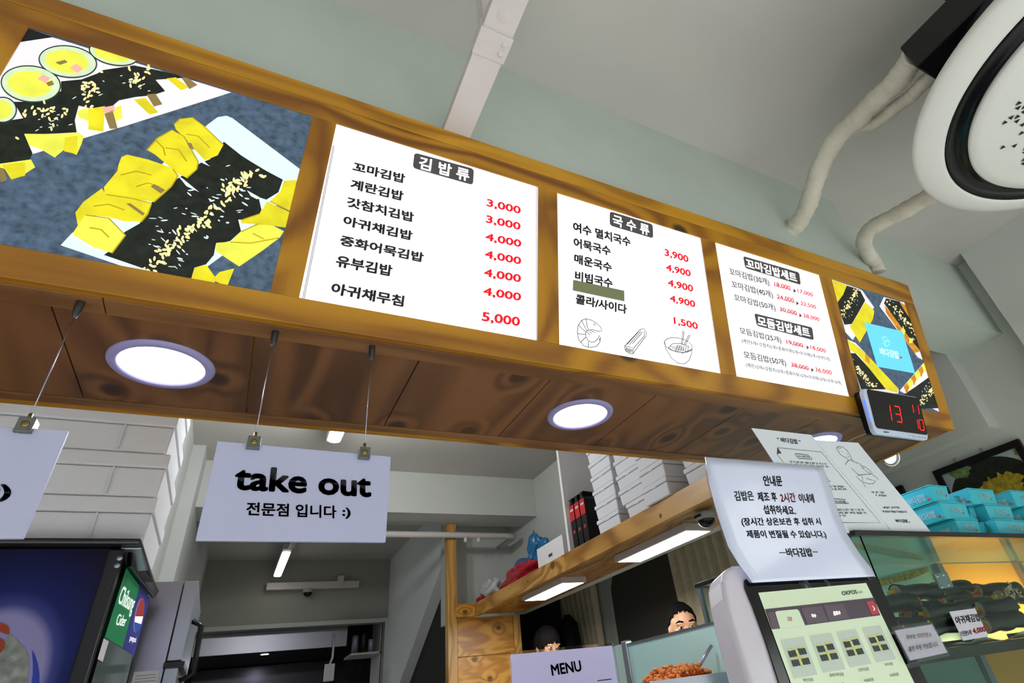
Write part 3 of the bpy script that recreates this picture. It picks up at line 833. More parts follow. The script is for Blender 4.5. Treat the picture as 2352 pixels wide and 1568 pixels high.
def hanging(name, label, plane_y, quad, clips, wires, texts, grp):
    P = YP(plane_y)
    pts = [P.at(*q) for q in quad]
    t = thing(name, label, 'sign', tuple((pts[2] + pts[3]) / 2), grp)
    MB().prism(pts, (0, 0.008, 0)).build('board', M_signw, t, 0.001)
    for m_, lines, nm in texts:
        mb = MB()
        for args in lines: write(mb, P, *args)
        mb.build(nm, m_, t)
    for (cu, cv), (wu, wv) in zip(clips, wires):
        c = P.at(cu, cv)
        b = MB().box((c.x - .0095, c.y - .006, c.z - .012), (c.x + .0095, c.y + .014, c.z + .010)).box((c.x - .0095, c.y - .0075, c.z - .012), (c.x + .0095, c.y - .006, c.z - .008)).build('clip', mat('dark_clip_metal', '#6d706b', .3, metal=.6), t, 0.001)
        MB().lathe([(0, -.0015), (.0045, -.0015), (.005, 0)], (c.x, c.y - .006, c.z), (0, 1, 0), n=20).lathe([(.0026, 0), (.0026, .008), (0, .008)], (c.x, c.y, c.z + .010), (0, 0, 1), n=12).build('screw', mat('brass_screw', '#8b7a4d', .3, metal=.9), b)
        MB().tube([(c.x, c.y, c.z + .012), (c.x, c.y, Z0 + .62 - .026)], 0.0009, 6).build('wire', M_steel, t)
        MB().lathe([(0.0012, -.032), (.0035, -.030), (.0042, -.024), (.0058, -.018), (.0062, 0.0)], (c.x, c.y, Z0 + .62), n=16).build('wire_grip', mat('grey_metal_grip', '#4d4f50', .35, metal=.8), t)
    return t


za = Z(600 / 2352, 400, 900)
hanging('take_out_sign', 'white hanging board reading take out in bold black letters', YH, [(500, 1012), (898, 1048), (886, 1244), (449, 1240)],
        [(583, 1017), (836, 1041)], [(632, 757), (856, 790)],
        [(M_ink, [('take out', za(528, 880), za(1775, 950), za(560, 652), 0.034), ('전문점 입니다', za(645, 1110), za(1462, 1138), za(655, 988), 0.025), (':)', za(1512, 1138), za(1588, 1144), za(1516, 1036), 0.03)], 'lettering')],
        'white boards hung on wires below the soffit')
hanging('hanging_sign', 'white hanging board at the left edge, mostly cut off, with a bracket mark', YH, [(-250, 966), (157, 988), (52, 1235), (-380, 1237)],
        [(60, 977)], [(200, 690)],
        [(M_ink, [(':)', (-22, 1151), (22, 1153), (-14, 1110), 0.05)], 'lettering')],
        'white boards hung on wires below the soffit')

# ------------------------------------------------------------------ ducts, pipes and the round air conditioner
t = thing('steel_channel', 'off white square steel channel running from the ceiling to the sign top', 'channel', (0.31, 0.5, Z0 + 1.205))
# rests on the sign and runs under the beam
Pb = ZP(Z0 + 1.186)
xa, xb = Pb.at(1019, 296).x, Pb.at(1078, 315).x + .003
MB().box((xa, -1.6, Z0 + 1.186), (xb, YB + .1, Z0 + 1.213)).build('channel', M_wmetal, t, 0.002)
MB().box((xa - .003, .545, Z0 + 1.182), (xb + .003, .605, Z0 + 1.22)).build('collar', M_wmetal, t, 0.002)
MB().box((xa + .01, .560, Z0 + 1.213), (xb - .01, .590, CZ)).build('hanger', M_wmetal, t)
mb = MB()
for yy in (.51,): mb.lathe([(0.0, -.0008), (.0125, -.0008), (.0135, 0), (.0145, -.0006), (.015, .0)], ((xa + xb) / 2, yy, Z0 + 1.186), (0, 0, 1), n=32)
for dy in (0, .022): mb.lathe([(0, -.0025), (.006, -.002), (.007, 0)], (xb - .012, .563 + dy, Z0 + 1.182), n=16)
mb.box((xa + .008, .572, Z0 + 1.1805), (xa + .02, .584, Z0 + 1.183))
mb.build('punched_caps', M_wmetal, t)

AC = Vector((1.6431, -0.0317, Z0 + 1.0768)); AR = 0.4735
t = thing('air_conditioner', 'round white ceiling air conditioner with black ring and triangular vents', 'air conditioner', tuple(AC))
M_acw = mat('ac_white_plastic', '#d4d5cd', 0.45)
MB().lathe([(AR * .85, .02), (AR * .858, -.010), (AR * .864, -.017), (AR * .88, -.019), (AR * .95, -.010), (AR * .985, -.003), (AR, .006), (AR * .995, .016), (AR * .95, .03), (AR * .86, .05), (AR * .5, .055), (0, .055)], AC, n=128).build('panel_ring', M_acw, t)
MB().lathe([(AR * .60, .01), (AR * .74, -.020), (AR * .765, -.012), (AR * .80, -.002), (AR * .835, -.004), (AR * .862, -.0165), (AR * .855, .03), (AR * .60, .05)], AC, n=128).build('air_outlet_ring', mat('gloss_black_plastic', '#08080b', 0.18), t)
# inner cover with triangular holes
M_hole = mat('vent_holes', '#15181a', 0.7)
cv = MB().lathe([(0, -.036), (AR * .4, -.036), (AR * .70, -.033), (AR * .748, -.030), (AR * .757, -.024), (AR * .73, .01)], AC, n=128).build('centre_cover', M_acw, t)
hb = MB()
random.seed(11)
st = 0.026
for i in range(-12, 13):
    for j in range(-12, 13):
        for k in (0, 1):
            x = (i + .5 * j) * st + (st * .5 if k else 0); y = j * st * .866 + (st * .29 if k else 0)
            d = math.hypot(x, y)
            if d > AR * .62 or random.random() < max(.12, (d / AR - .2) * 1.75): continue
            r = st * .42 * (1.0 if d < AR * .35 else .7); a0 = PI / 2 if k == 0 else -PI / 2
            hb.poly([(AC.x + x + r * math.cos(a0 + m * 2 * PI / 3), AC.y + y + r * math.sin(a0 + m * 2 * PI / 3), AC.z - .0364) for m in range(3)])
hb.build('vent_holes', M_hole, cv)
hx = .33; hy = .262
MB().box((AC.x - hx, AC.y - hy, AC.z + .16), (AC.x + hx, AC.y + hy, AC.z + .253)).lathe([(AR * .89, .05), (AR * .76, .12), (AR * .72, .161)], AC, n=64).build('black_housing', M_blackm, t, 0.004)
mb = MB()
for sx in (-1, 1):
    for sy in (-1, 1): mb.tube([(AC.x + sx * (hx - .16), AC.y + sy * (hy - .12), AC.z + .25), (AC.x + sx * (hx - .16), AC.y + sy * (hy - .12), CZ)], .006, 8)
mb.build('hanger_rods', M_blackm, t)

M_tapew = mat('white_pipe_wrap', '#ccc8b9', 0.75, noise=0.08, nscale=20, bump=0.5, bscale=45)


def pipe(name, label, pts, grp, zo, par=None):
    t = thing(name, label, 'pipe', zo, grp)
    for nm, path, r in pts:
        P3 = []
        for (u, v, cz) in path: P3.append(ZP(Z0 + cz).at(u, v) if cz < 9 else YP(cz - 10).at(u, v))
        # smooth path
        Q = []
        k = len(P3)
        for i in range(k - 1):
            p0_, p1_, p2_, p3_ = P3[max(i - 1, 0)], P3[i], P3[i + 1], P3[min(i + 2, k - 1)]
            for s in range(6):
                u_ = s / 6
                Q.append(.5 * ((2 * p1_) + (p2_ - p0_) * u_ + (2 * p0_ - 5 * p1_ + 4 * p2_ - p3_) * u_ ** 2 + (3 * p1_ - p0_ - 3 * p2_ + p3_) * u_ ** 3))
        Q.append(P3[-1])
        n = len(Q)
        rs = [r * (1 + .05 * math.sin(i * 1.9) + .04 * math.sin(i * .7)) for i in range(n)]
        MB().tube(Q, rs, 18).build(nm, M_tapew, t)
    return t


q = Z(612 / 1454, 1740, 0)
def pz(lst): return [(*q(x, y), cz) for x, y, cz in lst]
pipe('wrapped_pipe', 'thick white taped pipe forking to the black air conditioner housing', [
    ('pipe', pz([(858, 305, 1.295), (835, 335, 1.30), (770, 430, 1.31), (690, 510, 1.33), (600, 590, 1.355), (540, 655, 1.375), (440, 745, 1.39), (370, 855, 1.385), (325, 960, 1.37), (295, 1060, 1.35), (262, 1150, 1.335), (215, 1225, 1.325), (165, 1270, 1.322), (145, 1283, 1.33)]), 0.030),
    ('pipe', pz([(965, 395, 1.265), (880, 480, 1.27), (835, 525, 1.29), (770, 570, 1.31), (690, 635, 1.34), (620, 675, 1.365), (545, 690, 1.382), (480, 735, 1.39)]), 0.0185)], 'taped air conditioner pipes', (1.6, .6, Z0 + 1.3))
pipe('wrapped_pipe', 'white taped drain pipe bending down behind the sign top', [
    ('pipe', pz([(985, 1050, 1.22), (900, 1092, 1.24), (800, 1150, 1.265), (690, 1205, 1.29), (610, 1255, 1.30), (580, 1320, 1.295), (605, 1385, 1.285), (640, 1435, 1.275)]) + [(*q(655, 1485), 10.838)], 0.027)], 'taped air conditioner pipes', (1.9, .75, Z0 + 1.2))

# ------------------------------------------------------------------ digital clock on the sign's lower edge
z = Z(620 / 1944, 1620, 540)
PCk = Pl(Vector((0, 0.9095, 0.62)) - SN * -0.040, (0, 1, 0.174))
t0 = PCk.at(*z(1100, 1420)); 
clk = thing('digital_clock', 'black and white digital clock with red figures on the sign corner', 'clock', tuple(t0))


def rounded(pl_, quad, rx, n=6, off=0.0):     # rounded parallelogram on a plane
    tl, tr, br, bl = [pl_.at(*p, off) for p in quad]
    out = []
    w = (tr - tl).length; h = (tl - bl).length; r = rx
    for cx, cy, a0 in ((w - r, h - r, 0), (r, h - r, 90), (r, r, 180), (w - r, r, 270)):
        for k in range(n + 1):
            a = math.radians(a0 + k * 90 / n)
            u, v = (cx + r * math.cos(a)) / w, (cy + r * math.sin(a)) / h
            out.append((bl * (1 - u) + br * u) * (1 - v) + (tl * (1 - u) + tr * u) * v)
    return out


fq = [z(1128, 1100), z(1535, 1166), z(1612, 1478), z(1222, 1428)]
ro = rounded(PCk, fq, 0.018)
MB().prism(ro, SN * -0.014).build('front_bezel', mat('pale_blue_plastic', '#c9d3e6', .3), clk, .002)
back = rounded(Pl(Vector((0, 0.9095, 0.62)) - SN * -0.026, (0, 1, 0.174)), [z(1118, 1112), z(1525, 1176), z(1602, 1478), z(1212, 1428)], 0.016)
MB().prism(back, SN * -0.026).build('rear_case', M_black, clk, .002)
MB().poly(rounded(PCk, [z(1160, 1106), z(1535, 1172), z(1604, 1440), z(1230, 1388)], 0.012, off=.0012)).build('screen', mat('clock_screen', '#0c0706', 0.12), clk)
M_seg = mat('red_led', '#ff1a10', 0.5, emit=3.0, ecol='#ff1505')
seg = MB()
def bar_(a, b, w): 
    stroke(seg, [PCk.at(*z(*a), .002), PCk.at(*z(*b), .002)], w, SN)
def digit(ch, bl, br, tl, w):
    S = {'a': ((0, 1), (1, 1)), 'b': ((1, 1), (1, .5)), 'c': ((1, .5), (1, 0)), 'd': ((0, 0), (1, 0)), 'e': ((0, 0), (0, .5)), 'f': ((0, .5), (0, 1)), 'g': ((0, .5), (1, .5))}
    on = {'1': 'bc', '3': 'abcdg', '0': 'abcdef'}[ch]
    for s in on:
        (x0, y0), (x1, y1) = S[s]
        k = .06
        X0, Y0, X1, Y1 = x0 + (x1 - x0) * k, y0 + (y1 - y0) * k, x1 - (x1 - x0) * k, y1 - (y1 - y0) * k
        f = lambda X, Y: (bl[0] + (br[0] - bl[0]) * X + (tl[0] - bl[0]) * Y, bl[1] + (br[1] - bl[1]) * X + (tl[1] - bl[1]) * Y)
        bar_(f(X0, Y0), f(X1, Y1), w)
digit('1', (1302, 1330), (1346, 1336), (1284, 1216), .0032); digit('3', (1380, 1342), (1418, 1348), (1360, 1230), .0032)
digit('1', (1474, 1276), (1502, 1281), (1464, 1214), .0022); digit('1', (1518, 1286), (1542, 1290), (1508, 1222), .0022)
digit('1', (1512, 1393), (1538, 1397), (1500, 1322), .0022); digit('0', (1550, 1402), (1578, 1406), (1538, 1328), .0022)
seg.build('figures', M_seg, clk)
mb = MB()
for k in range(6): stroke(mb, [PCk.at(*z(1464 + k * 23, 1444 + k * 3), .0008), PCk.at(*z(1476 + k * 23, 1445.5 + k * 3), .0008)], .0014, SN)
write(mb, PCk, 'spco', z(1288, 1424), z(1326, 1428), z(1284, 1410), .03, .0008)
mb.build('button_marks', M_greyink, clk)
MB().tube([PCk.at(*z(1146, 1190), -.004), PCk.at(*z(1170, 1270), -.004), PCk.at(*z(1190, 1340), -.004)], .0035, 8).build('blue_light', mat('blue_led', '#4060ff', .4, emit=3.5, ecol='#3450ff'), clk)
# clock cord along the soffit
a_ = ZP(zs - .003).at(1965, 1003); b_ = ZP(zs - .003).at(1935, 1018)
MB().tube([(a_.x + .03, .905, zs - .004), (a_.x, a_.y, zs - .004), (b_.x, b_.y, zs - .004), (b_.x - .02, 1.27, zs - .004)], .003, 8).build('power_cord', mat('tan_cord', '#b98d6d', .5), clk)

# ------------------------------------------------------------------ kitchen: shelf, posts, lamps
sh = thing('wall_shelf', 'thick pine wall shelf running back over the counter', 'shelf', (SX0, 3.0, SZ0))
MB().box((SX0, SY0, SZ0), (SX0 + .03, SY1, SZ1)).build('fascia', W_shelf, sh, .002)
MB().box((SX0 + .03, SY0, SZ0 + .012), (SX1, SY1, SZ1 - .003)).box((SX1, SY0, SZ1 - .03), (2.104, SY1, SZ1 - .003)).build('board', W_shelf2, sh, .001)
MB().box((1.47, SY1 - .01, SZ0), (SX0 - .001, SY1 + .018, SZ1)).build('end_piece', W_panel, sh, .002)
mb = MB()
for (u, v), r in (((1517, 1184), .009), ((1441, 1243), .006), ((1212, 1335), .008), ((1172, 1352), .006)):
    c = XP(SX0).at(u, v); mb.lathe([(0, .0005), (r, .0005), (r * 1.1, 0)], (SX0, c.y, c.z), (-1, 0, 0), n=18)
mb.build('plug', mat('dark_wood_plug', '#5d4631', .6), sh)


def led(x0, x1, y0, y1, label):
    t = thing('led_panel_light', label, 'light', ((x0 + x1) / 2, (y0 + y1) / 2, SZ0), 'flat lamps under the pine shelf')
    MB().box((x0 - .014, y0 - .014, SZ0 - .022), (x1 + .014, y1 + .014, SZ0 + .012)).build('housing', M_wmetal, t, .002)
    MB().box((x0, y0, SZ0 - .0235), (x1, y1, SZ0 - .020)).build('diffuser', M_lamp, t)
    area('shelf_lamp_glow', ((x0 + x1) / 2, (y0 + y1) / 2, SZ0 - .028), (0, 0, 0), x1 - x0, y1 - y0, 13, (1, 1, .97))


PL_ = ZP(SZ0 - .0225)
def ledpx(q, lab):
    P = [PL_.at(*p) for p in q]
    led(sum(p.x for p in (P[0], P[3])) / 2, sum(p.x for p in (P[1], P[2])) / 2, sum(p.y for p in (P[2], P[3])) / 2, sum(p.y for p in (P[0], P[1])) / 2, lab)
ledpx([(1203, 1379), (1248, 1378), (1342, 1338), (1297, 1339)], 'flat lit lamp under the far half of the pine shelf')
ledpx([(1418, 1290), (1472, 1290), (1630, 1219), (1578, 1220)], 'flat lit lamp under the pine shelf beside the dome camera')

post = thing('timber_post', 'square knotty pine post standing at the far end of the shelf', 'post', (1.45, 4.43, 0))
MB().box((1.415, 4.40, 0), (1.487, 4.47, Z0 + 1.303)).build('post', W_post, post, .002)
wp = thing('pine_partition', 'knotty pine partition of wide boards under the far end of the shelf', 'partition', (1.75, 4.43, 0))
zb = [0, .35, .7, 1.05, YP(4.40).at(1100, 1505).z, SZ0 - .002]
mb = MB()
for i in range(len(zb) - 1): mb.box((1.489, 4.405, zb[i] + .0015), (1.935, 4.43, zb[i + 1] - .0015))
mb.build('boards', W_panel, wp, .001)
MB().box((1.936, 4.395, 0), (1.995, 4.44, SZ0 - .002)).build('edge_batten', W_post, wp, .001)

cd = thing('conduit', 'white conduit pipe crossing under the kitchen beam', 'pipe', (1.4, 4.36, Z0 + 1.2))
MB().tube([(0.6, 4.36, Z0 + 1.205), (1.45, 4.36, Z0 + 1.203), (1.93, 4.36, Z0 + 1.198), (1.98, 4.37, Z0 + 1.198), (1.995, 4.42, Z0 + 1.198), (1.995, 4.73, Z0 + 1.198)], .023, 16).build('pipe', M_wmetal, cd)
mb = MB()
for x in (1.55, 1.66): mb.box((x - .008, 4.35, Z0 + 1.15), (x + .008, 4.37, Z0 + 1.182))
mb.build('hooks', M_white, cd)


def batten(name, label, x, y0, y1, z, watts):
    t = thing(name, label, 'light', (x, (y0 + y1) / 2, z), 'batten lamps in a line on the kitchen ceiling')
    MB().box((x - .04, y0 - .12, z), (x + .04, y1 + .05, z + .05)).build('housing', M_wmetal, t, .004)
    g = MB(); m = (y0 + y1) / 2
    for a, b in ((y0, m - .01), (m + .01, y1)):
        pts = [(x + .034 * math.cos(t_) , (a if math.sin(t_) < 0 else b) + .03 * math.sin(t_), z - .014) for t_ in [2 * PI * k / 24 for k in range(24)]]
        g.prism(pts, (0, 0, .013))
    g.build('tubes', M_tube, t, .004)
    for yy in (y0 + .05, y1 - .05): MB().tube([(x, yy, z + .05), (x, yy, CZ)], .008, 8).build('hanger', M_wmetal, t)
    for f in (.25, .75):
        d = bpy.data.lights.new('batten_lamp_glow', 'POINT'); d.energy = watts; d.shadow_soft_size = .05; d.color = (.97, .99, 1)
        lo_ = bpy.data.objects.new('batten_lamp_glow', d); C.objects.link(lo_); lo_.location = (x, y0 + (y1 - y0) * f, z - .09)


a_ = ZP(Z0 + 1.40).at(768, 1018); b_ = ZP(Z0 + 1.40).at(637, 1325)
batten('batten_lamp', 'lit batten lamp just below the soffit above the take out sign', (a_.x + b_.x) / 2 + .005, 2.35, a_.y - .03, Z0 + 1.415, 17)
batten('batten_lamp', 'lit double batten lamp seen below the take out sign', b_.x - .002, 5.75, b_.y - .03, Z0 + 1.415, .2)
tr = thing('cable_trunking', 'white cable trunking in line with the kitchen batten lamps', 'trunking', (.31, 5.2, Z0 + 1.45))
MB().box((.335, 4.48, Z0 + 1.415), (.385, 5.6, Z0 + 1.455)).build('channel', M_wmetal, tr)
MB().box((.345, 4.48, Z0 + 1.455), (.375, 4.52, CZ)).box((.345, 5.4, Z0 + 1.455), (.375, 5.44, CZ)).build('hangers', M_wmetal, tr)

P = YP(6.82)
a_, b_ = P.at(612, 1346), P.at(825, 1344)
tr = thing('wall_rail', 'white rail fixed across the kitchen back wall', 'rail', (a_.x, 6.85, a_.z))
MB().box((a_.x, 6.82, a_.z - .035), (b_.x, 6.898, a_.z + .035)).build('rail', M_wmetal, tr, .004)
x_ = P.at(782, 1340).x
MB().box((x_ - .03, 6.80, a_.z - .02), (x_ + .03, 6.898, a_.z + .085)).build('bracket', M_wmetal, tr)


def dome(label, c, r, up=(0, 0, 1)):
    t = thing('dome_camera', label, 'camera', c)
    MB().lathe([(0, 0), (r * 1.18, 0), (r * 1.22, -r * .25), (r * 1.12, -r * .75), (r * .98, -r * .82), (0, -r * .82)], c, up, n=40).build('base', mat('camera_grey', '#aaa6a2', .4), t)
    MB().lathe([(r, -r * .80)] + [(r * math.cos(k * PI / 20), -r * .82 - r * .85 * math.sin(k * PI / 20)) for k in range(11)], c, up, n=40).build('dome', mat('smoked_dome', '#0a0b0e', .06), t)
    n_ = Vector(up)
    return t


cc = ZP(SZ0 + .012).at(1612, 1172)
cc = ZP(SZ0).at(1626, 1178)
t = dome('white dome security camera under the near end of the pine shelf', (cc.x - .02, cc.y, SZ0), .037)
MB().box((cc.x - .02 - .046, cc.y - .02, SZ0 - .020), (cc.x - .02 - .040, cc.y + .02, SZ0 - .010)).build('label_slot', M_black, t)
cc = P.at(708, 1356)
dome('small black dome camera under the white rail on the back wall', (cc.x, 6.84, a_.z - .035), .045)

# scullery beyond the opening: steel hood, shelf and jars
hd = thing('extractor_hood', 'wide dark steel extractor hood in the room beyond the kitchen', 'hood', (.5, 7.8, 1.9))
Pq = YP(7.0)
z0 = Pq.at(500, 1500).z; z1 = Pq.at(500, 1450).z
MB().hexa([(-.3, 7.15, z0), (1.15, 7.15, z0), (1.15, 7.2, z0), (-.3, 7.2, z0)], [(-.3, 7.15, z0 + .3), (1.15, 7.15, z0 + .3), (1.15, 7.2, z0 + .3), (-.3, 7.2, z0 + .3)]).build('fascia', M_steel, hd)
MB().hexa([(-.3, 7.2, z0 + .0), (1.15, 7.2, z0 + .0), (1.15, 8.25, z0 - .02), (-.3, 8.25, z0 - .02)], [(-.3, 7.2, z0 + .3), (1.15, 7.2, z0 + .3), (1.15, 8.25, z0 + .3), (-.3, 8.25, z0 + .3)]).build('canopy', M_blackm, hd)
MB().box((-.3, 8.2, .9), (1.15, 8.26, z0 - .03)).build('back_panel', mat('dark_steel', '#3a3a40', .3, metal=.9), hd)
MB().lathe([(0, -.004), (.04, -.004), (.045, .002)], (.36, 7.35, z0), n=24).build('lamp', M_tube, hd)
area('hood_lamp_glow', (.36, 7.5, z0 - .03), (0, 0, 0), .08, .08, 4, (.9, .88, 1))
sk = thing('scullery_shelf', 'small shelf at the right side of the back room', 'shelf', (1.35, 7.3, 1.8))
zsh = YP(7.1).at(820, 1500).z
MB().box((1.19, 7.05, zsh - .02), (1.5, 7.5, zsh)).build('board', M_wmetal, sk)
MB().box((1.49, 7.05, .0), (1.5, 7.5, zsh + .5)).build('side', M_wallk, sk)
for k, (x, r, h, col) in enumerate(((1.24, .035, .2, '#8d8c9c'), (1.33, .028, .22, '#35353d'), (1.41, .03, .15, '#a8a7b2'))):
    j = thing('canister', ['steel canister at the left end of the back room shelf', 'dark slim canister in the middle of the back room shelf', 'pale canister at the right end of the back room shelf'][k], 'canister', (x, 7.15, zsh), 'canisters on the back room shelf')
    MB().lathe([(0, 0), (r, 0), (r, h * .85), (r * .8, h * .9), (0, h * .9)], (x, 7.15, zsh), n=20).build('body', mat('canister_%d' % k, col, .35, metal=.4), j)
    MB().lathe([(r * .82, h * .9), (r * .82, h), (0, h)], (x, 7.15, zsh), n=20).build('lid', M_black, j)
o_ = thing('power_outlet', 'white power outlet with a hanging flex beside the hood', 'outlet', (1.2, 7.12, 1.6))
pp = YP(7.12)
c = pp.at(756, 1544); d = pp.at(764, 1478)
MB().box((c.x - .05, 7.10, c.z - .08), (c.x + .05, 7.14, c.z + .08)).build('box', M_white, o_, .006)
MB().tube([(c.x, 7.12, c.z + .08), (c.x + .02, 7.12, (c.z + d.z) / 2), (d.x + .01, 7.12, d.z + .1)], .012, 8).build('flex', M_white, o_)

# ------------------------------------------------------------------ things on the pine shelf
XF = SX0 + .012


def foam_box(name, label, x0, y0, z0, dx, dy, dz, grp, lidf=.28, ribs='x', parts=None):
    t = thing(name, label, 'box', (x0 + dx / 2, y0 + dy / 2, z0), grp)
    lz = z0 + dz * (1 - lidf)
    e = .004
    MB().hexa([(x0 + e * 2, y0 + e * 2, z0), (x0 + dx - e * 2, y0 + e * 2, z0), (x0 + dx - e * 2, y0 + dy - e * 2, z0), (x0 + e * 2, y0 + dy - e * 2, z0)],
              [(x0 + e, y0 + e, lz - .0015), (x0 + dx - e, y0 + e, lz - .0015), (x0 + dx - e, y0 + dy - e, lz - .0015), (x0 + e, y0 + dy - e, lz - .0015)]).build('tub', M_foam, t, .006, 3)
    b = MB().box((x0, y0, lz), (x0 + dx, y0 + dy, z0 + dz - .001))
    if ribs == 'y':                          # grip notch on the long side
        b.box((x0 - .001, y0 + dy * .42, lz - .004), (x0 + .01, y0 + dy * .58, lz + .006))
    b.build('lid', M_foam, t, .005, 3)
    return t


# white boxes stacked on the shelf; columns (photo left to right) front edge y0..y1
Psh = XP(XF)
z_ = Z(380 / 2352, 1280, 1030)
def yof(x, y): return Psh.at(*z_(x, y)).y
def zof(x, y): return Psh.at(*z_(x, y)).z
h = .0905
colsB = [('leftmost column', yof(600, 1285), yof(905, 1125), 7, SZ1 + .0), ('second column', yof(1000, 1095), yof(1300, 940), 1, SZ1), ('third column', yof(1300, 895), yof(1700, 665), 3, SZ1 + .004), ('last column', yof(1825, 620), yof(2145, 440), 3, SZ1 + .035)]
# heights from the photograph
def stack(name, y_far, y_near, levels, z0, hh, dx=.30, grp='white foam boxes stacked on the shelf', x0=XF, jit=.003):
    words = ['bottom', 'second from the bottom', 'third from the bottom', 'fourth from the bottom', 'fifth from the bottom', 'sixth from the bottom', 'topmost']
    for k in range(levels):
        j = random.uniform(-jit, jit)
        foam_box('foam_box', 'white foam box, %s of the %s on the pine shelf' % (words[k], name), x0 + abs(j), y_near + j, z0 + k * hh, dx, y_far - y_near, hh - .0015, grp, ribs='y')


random.seed(5)
zA = SZ1
hA = (zof(520, 860) - zof(590, 1280)) / 2
stack('leftmost column', yof(590, 1282), yof(905, 1120), 6, zA, hA)
hB = hA
y0B, y1B = yof(975, 885) - .0, yof(1290, 740)
stack('short second column', yof(1005, 1094), yof(1330, 925), 1, zA, hB * .98)
zB1 = zA + hB * .98
stack('upper second column', yof(905, 884), yof(1252, 700), 5, zB1 + .001, hB, x0=XF - .0)
zC = zA
yC0, yC1 = yof(1300, 893), yof(1690, 672)
stack('third column', yC0 - .014, yC1, 5, SZ1 + .0, hA * 1.06, x0=XF - .035)
yD0 = Psh.at(*z_(1822, 618)).y
stack('last column', yD0 - .012, yD0 - .30, 5, SZ1, hA * 1.04)

dv = thing('divider_board', 'thin white upright board standing on the pine shelf', 'board', (SX0 + .2, 3.6, SZ1))
yd = XP(SX0 + .02).at(1316, 1268).y
MB().box((SX0 + .005, yd, SZ1), (2.10, yd + .024, CZ - .002)).build('panel', M_white, dv)
# three black packets with red labels
for k in range(3):
    ya = yd - .03 - k * .062
    zz0 = SZ1
    t = thing('food_packet', ['black packet with a red label, next to the white divider board', 'black packet with a red label, middle of the three', 'black packet with a red label, next to the foam boxes'][k], 'packet', (SX0 + .1, ya, zz0), 'black packets standing on the shelf')
    hh = .285
    n_ = 8
    def fn(u, v, ya=ya, sgn=1):
        wv = .024 * math.sin(PI * min(1, v * 1.02)) ** .35
        return Vector((SX0 + .04 + .003 * math.sin(v * 9), ya + (u - .5) * .05, zz0 + v * hh))
    b = MB()
    prof = [(0, .018), (.1, .026), (.5, .027), (.85, .022), (.95, .008), (1.0, .003)]
    for i in range(len(prof) - 1):
        (v0, w0), (v1, w1) = prof[i], prof[i + 1]
        yv0, yv1 = ya, ya
        b.hexa([(SX0 + .03, ya - w0, zz0 + v0 * hh), (SX0 + .03, ya + w0, zz0 + v0 * hh), (SX0 + .21, ya + w0, zz0 + v0 * hh), (SX0 + .21, ya - w0, zz0 + v0 * hh)],
               [(SX0 + .03, ya - w1 if i < 4 else ya - .026, zz0 + v1 * hh), (SX0 + .03, ya + w1 if i < 4 else ya + .026, zz0 + v1 * hh), (SX0 + .21, ya + w1, zz0 + v1 * hh), (SX0 + .21, ya - w1, zz0 + v1 * hh)])
    b.build('pouch', mat('black_foil', '#17161a', .3), t)
    MB().box((SX0 + .0285, ya - .0255, zz0 + hh * .56), (SX0 + .0298, ya + .0255, zz0 + hh * .86)).build('red_label', mat('red_label', '#c4282c', .4), t)
    e_ = MB()
    for q in range(4): e_.box((SX0 + .0279, ya + .016 - q * .009 - .006, zz0 + hh * .745), (SX0 + .0284, ya + .016 - q * .009, zz0 + hh * .745 + .012))
    e_.build('label_lettering', M_white, t)
    MB().lathe([(0, .0012), (.015, .0012), (.015, 0)], (SX0 + .030, ya, zz0 + hh * .33), (-1, 0, 0), n=6).lathe([(0, .002), (.010, .002), (.010, 0)], (SX0 + .030, ya, zz0 + hh * .33), (-1, 0, 0), n=12, mi=1).build('round_badge', [M_greyink, mat('red_label', '#c4282c', .4)], t)

# small white carton, bags
P = XP(SX0 + .03)
a_ = P.at(1237, 1308); b_ = P.at(1297, 1282); c_ = P.at(1237, 1264)
ct = thing('carton', 'small white carton box standing on the shelf beside the divider board', 'box', (SX0 + .1, (a_.y + b_.y) / 2, SZ1))
hh = .125
MB().box((SX0 + .03, b_.y, SZ1), (SX0 + .24, a_.y, SZ1 + hh)).build('body', M_white, ct, .002)
MB().box((SX0 + .0285, (a_.y + b_.y) / 2 - .03, SZ1 + hh * .32), (SX0 + .0298, (a_.y + b_.y) / 2 + .02, SZ1 + hh * .45)).build('printed_mark', M_greyink, ct)


def lumpy(name, c, r, m, par=None, amp=.25, seed=1, n=36, sub=None):
    random.seed(seed)
    ph = [(random.uniform(1, 6), random.uniform(1, 6), random.uniform(0, 6), random.uniform(0, 6)) for _ in range(7)]
    b = MB(); b.ball((0, 0, 0), 1.0, n=n, m=n // 2)
    vs = []
    for v in b.v:
        d = Vector(v); k = 1.0
        az = math.atan2(d.y, d.x); el = math.acos(max(-1, min(1, d.z)))
        for (f1, f2, p1_, p2_) in ph: k += amp / 4 * math.sin(round(f1) * az + p1_) * math.sin(f2 * el + p2_)
        vs.append((c[0] + d.x * k * r[0], c[1] + d.y * k * r[1], max(c[2] - r[2] * .8, c[2] + d.z * k * r[2])))
    b.v = vs
    return b.build(name, m, par)


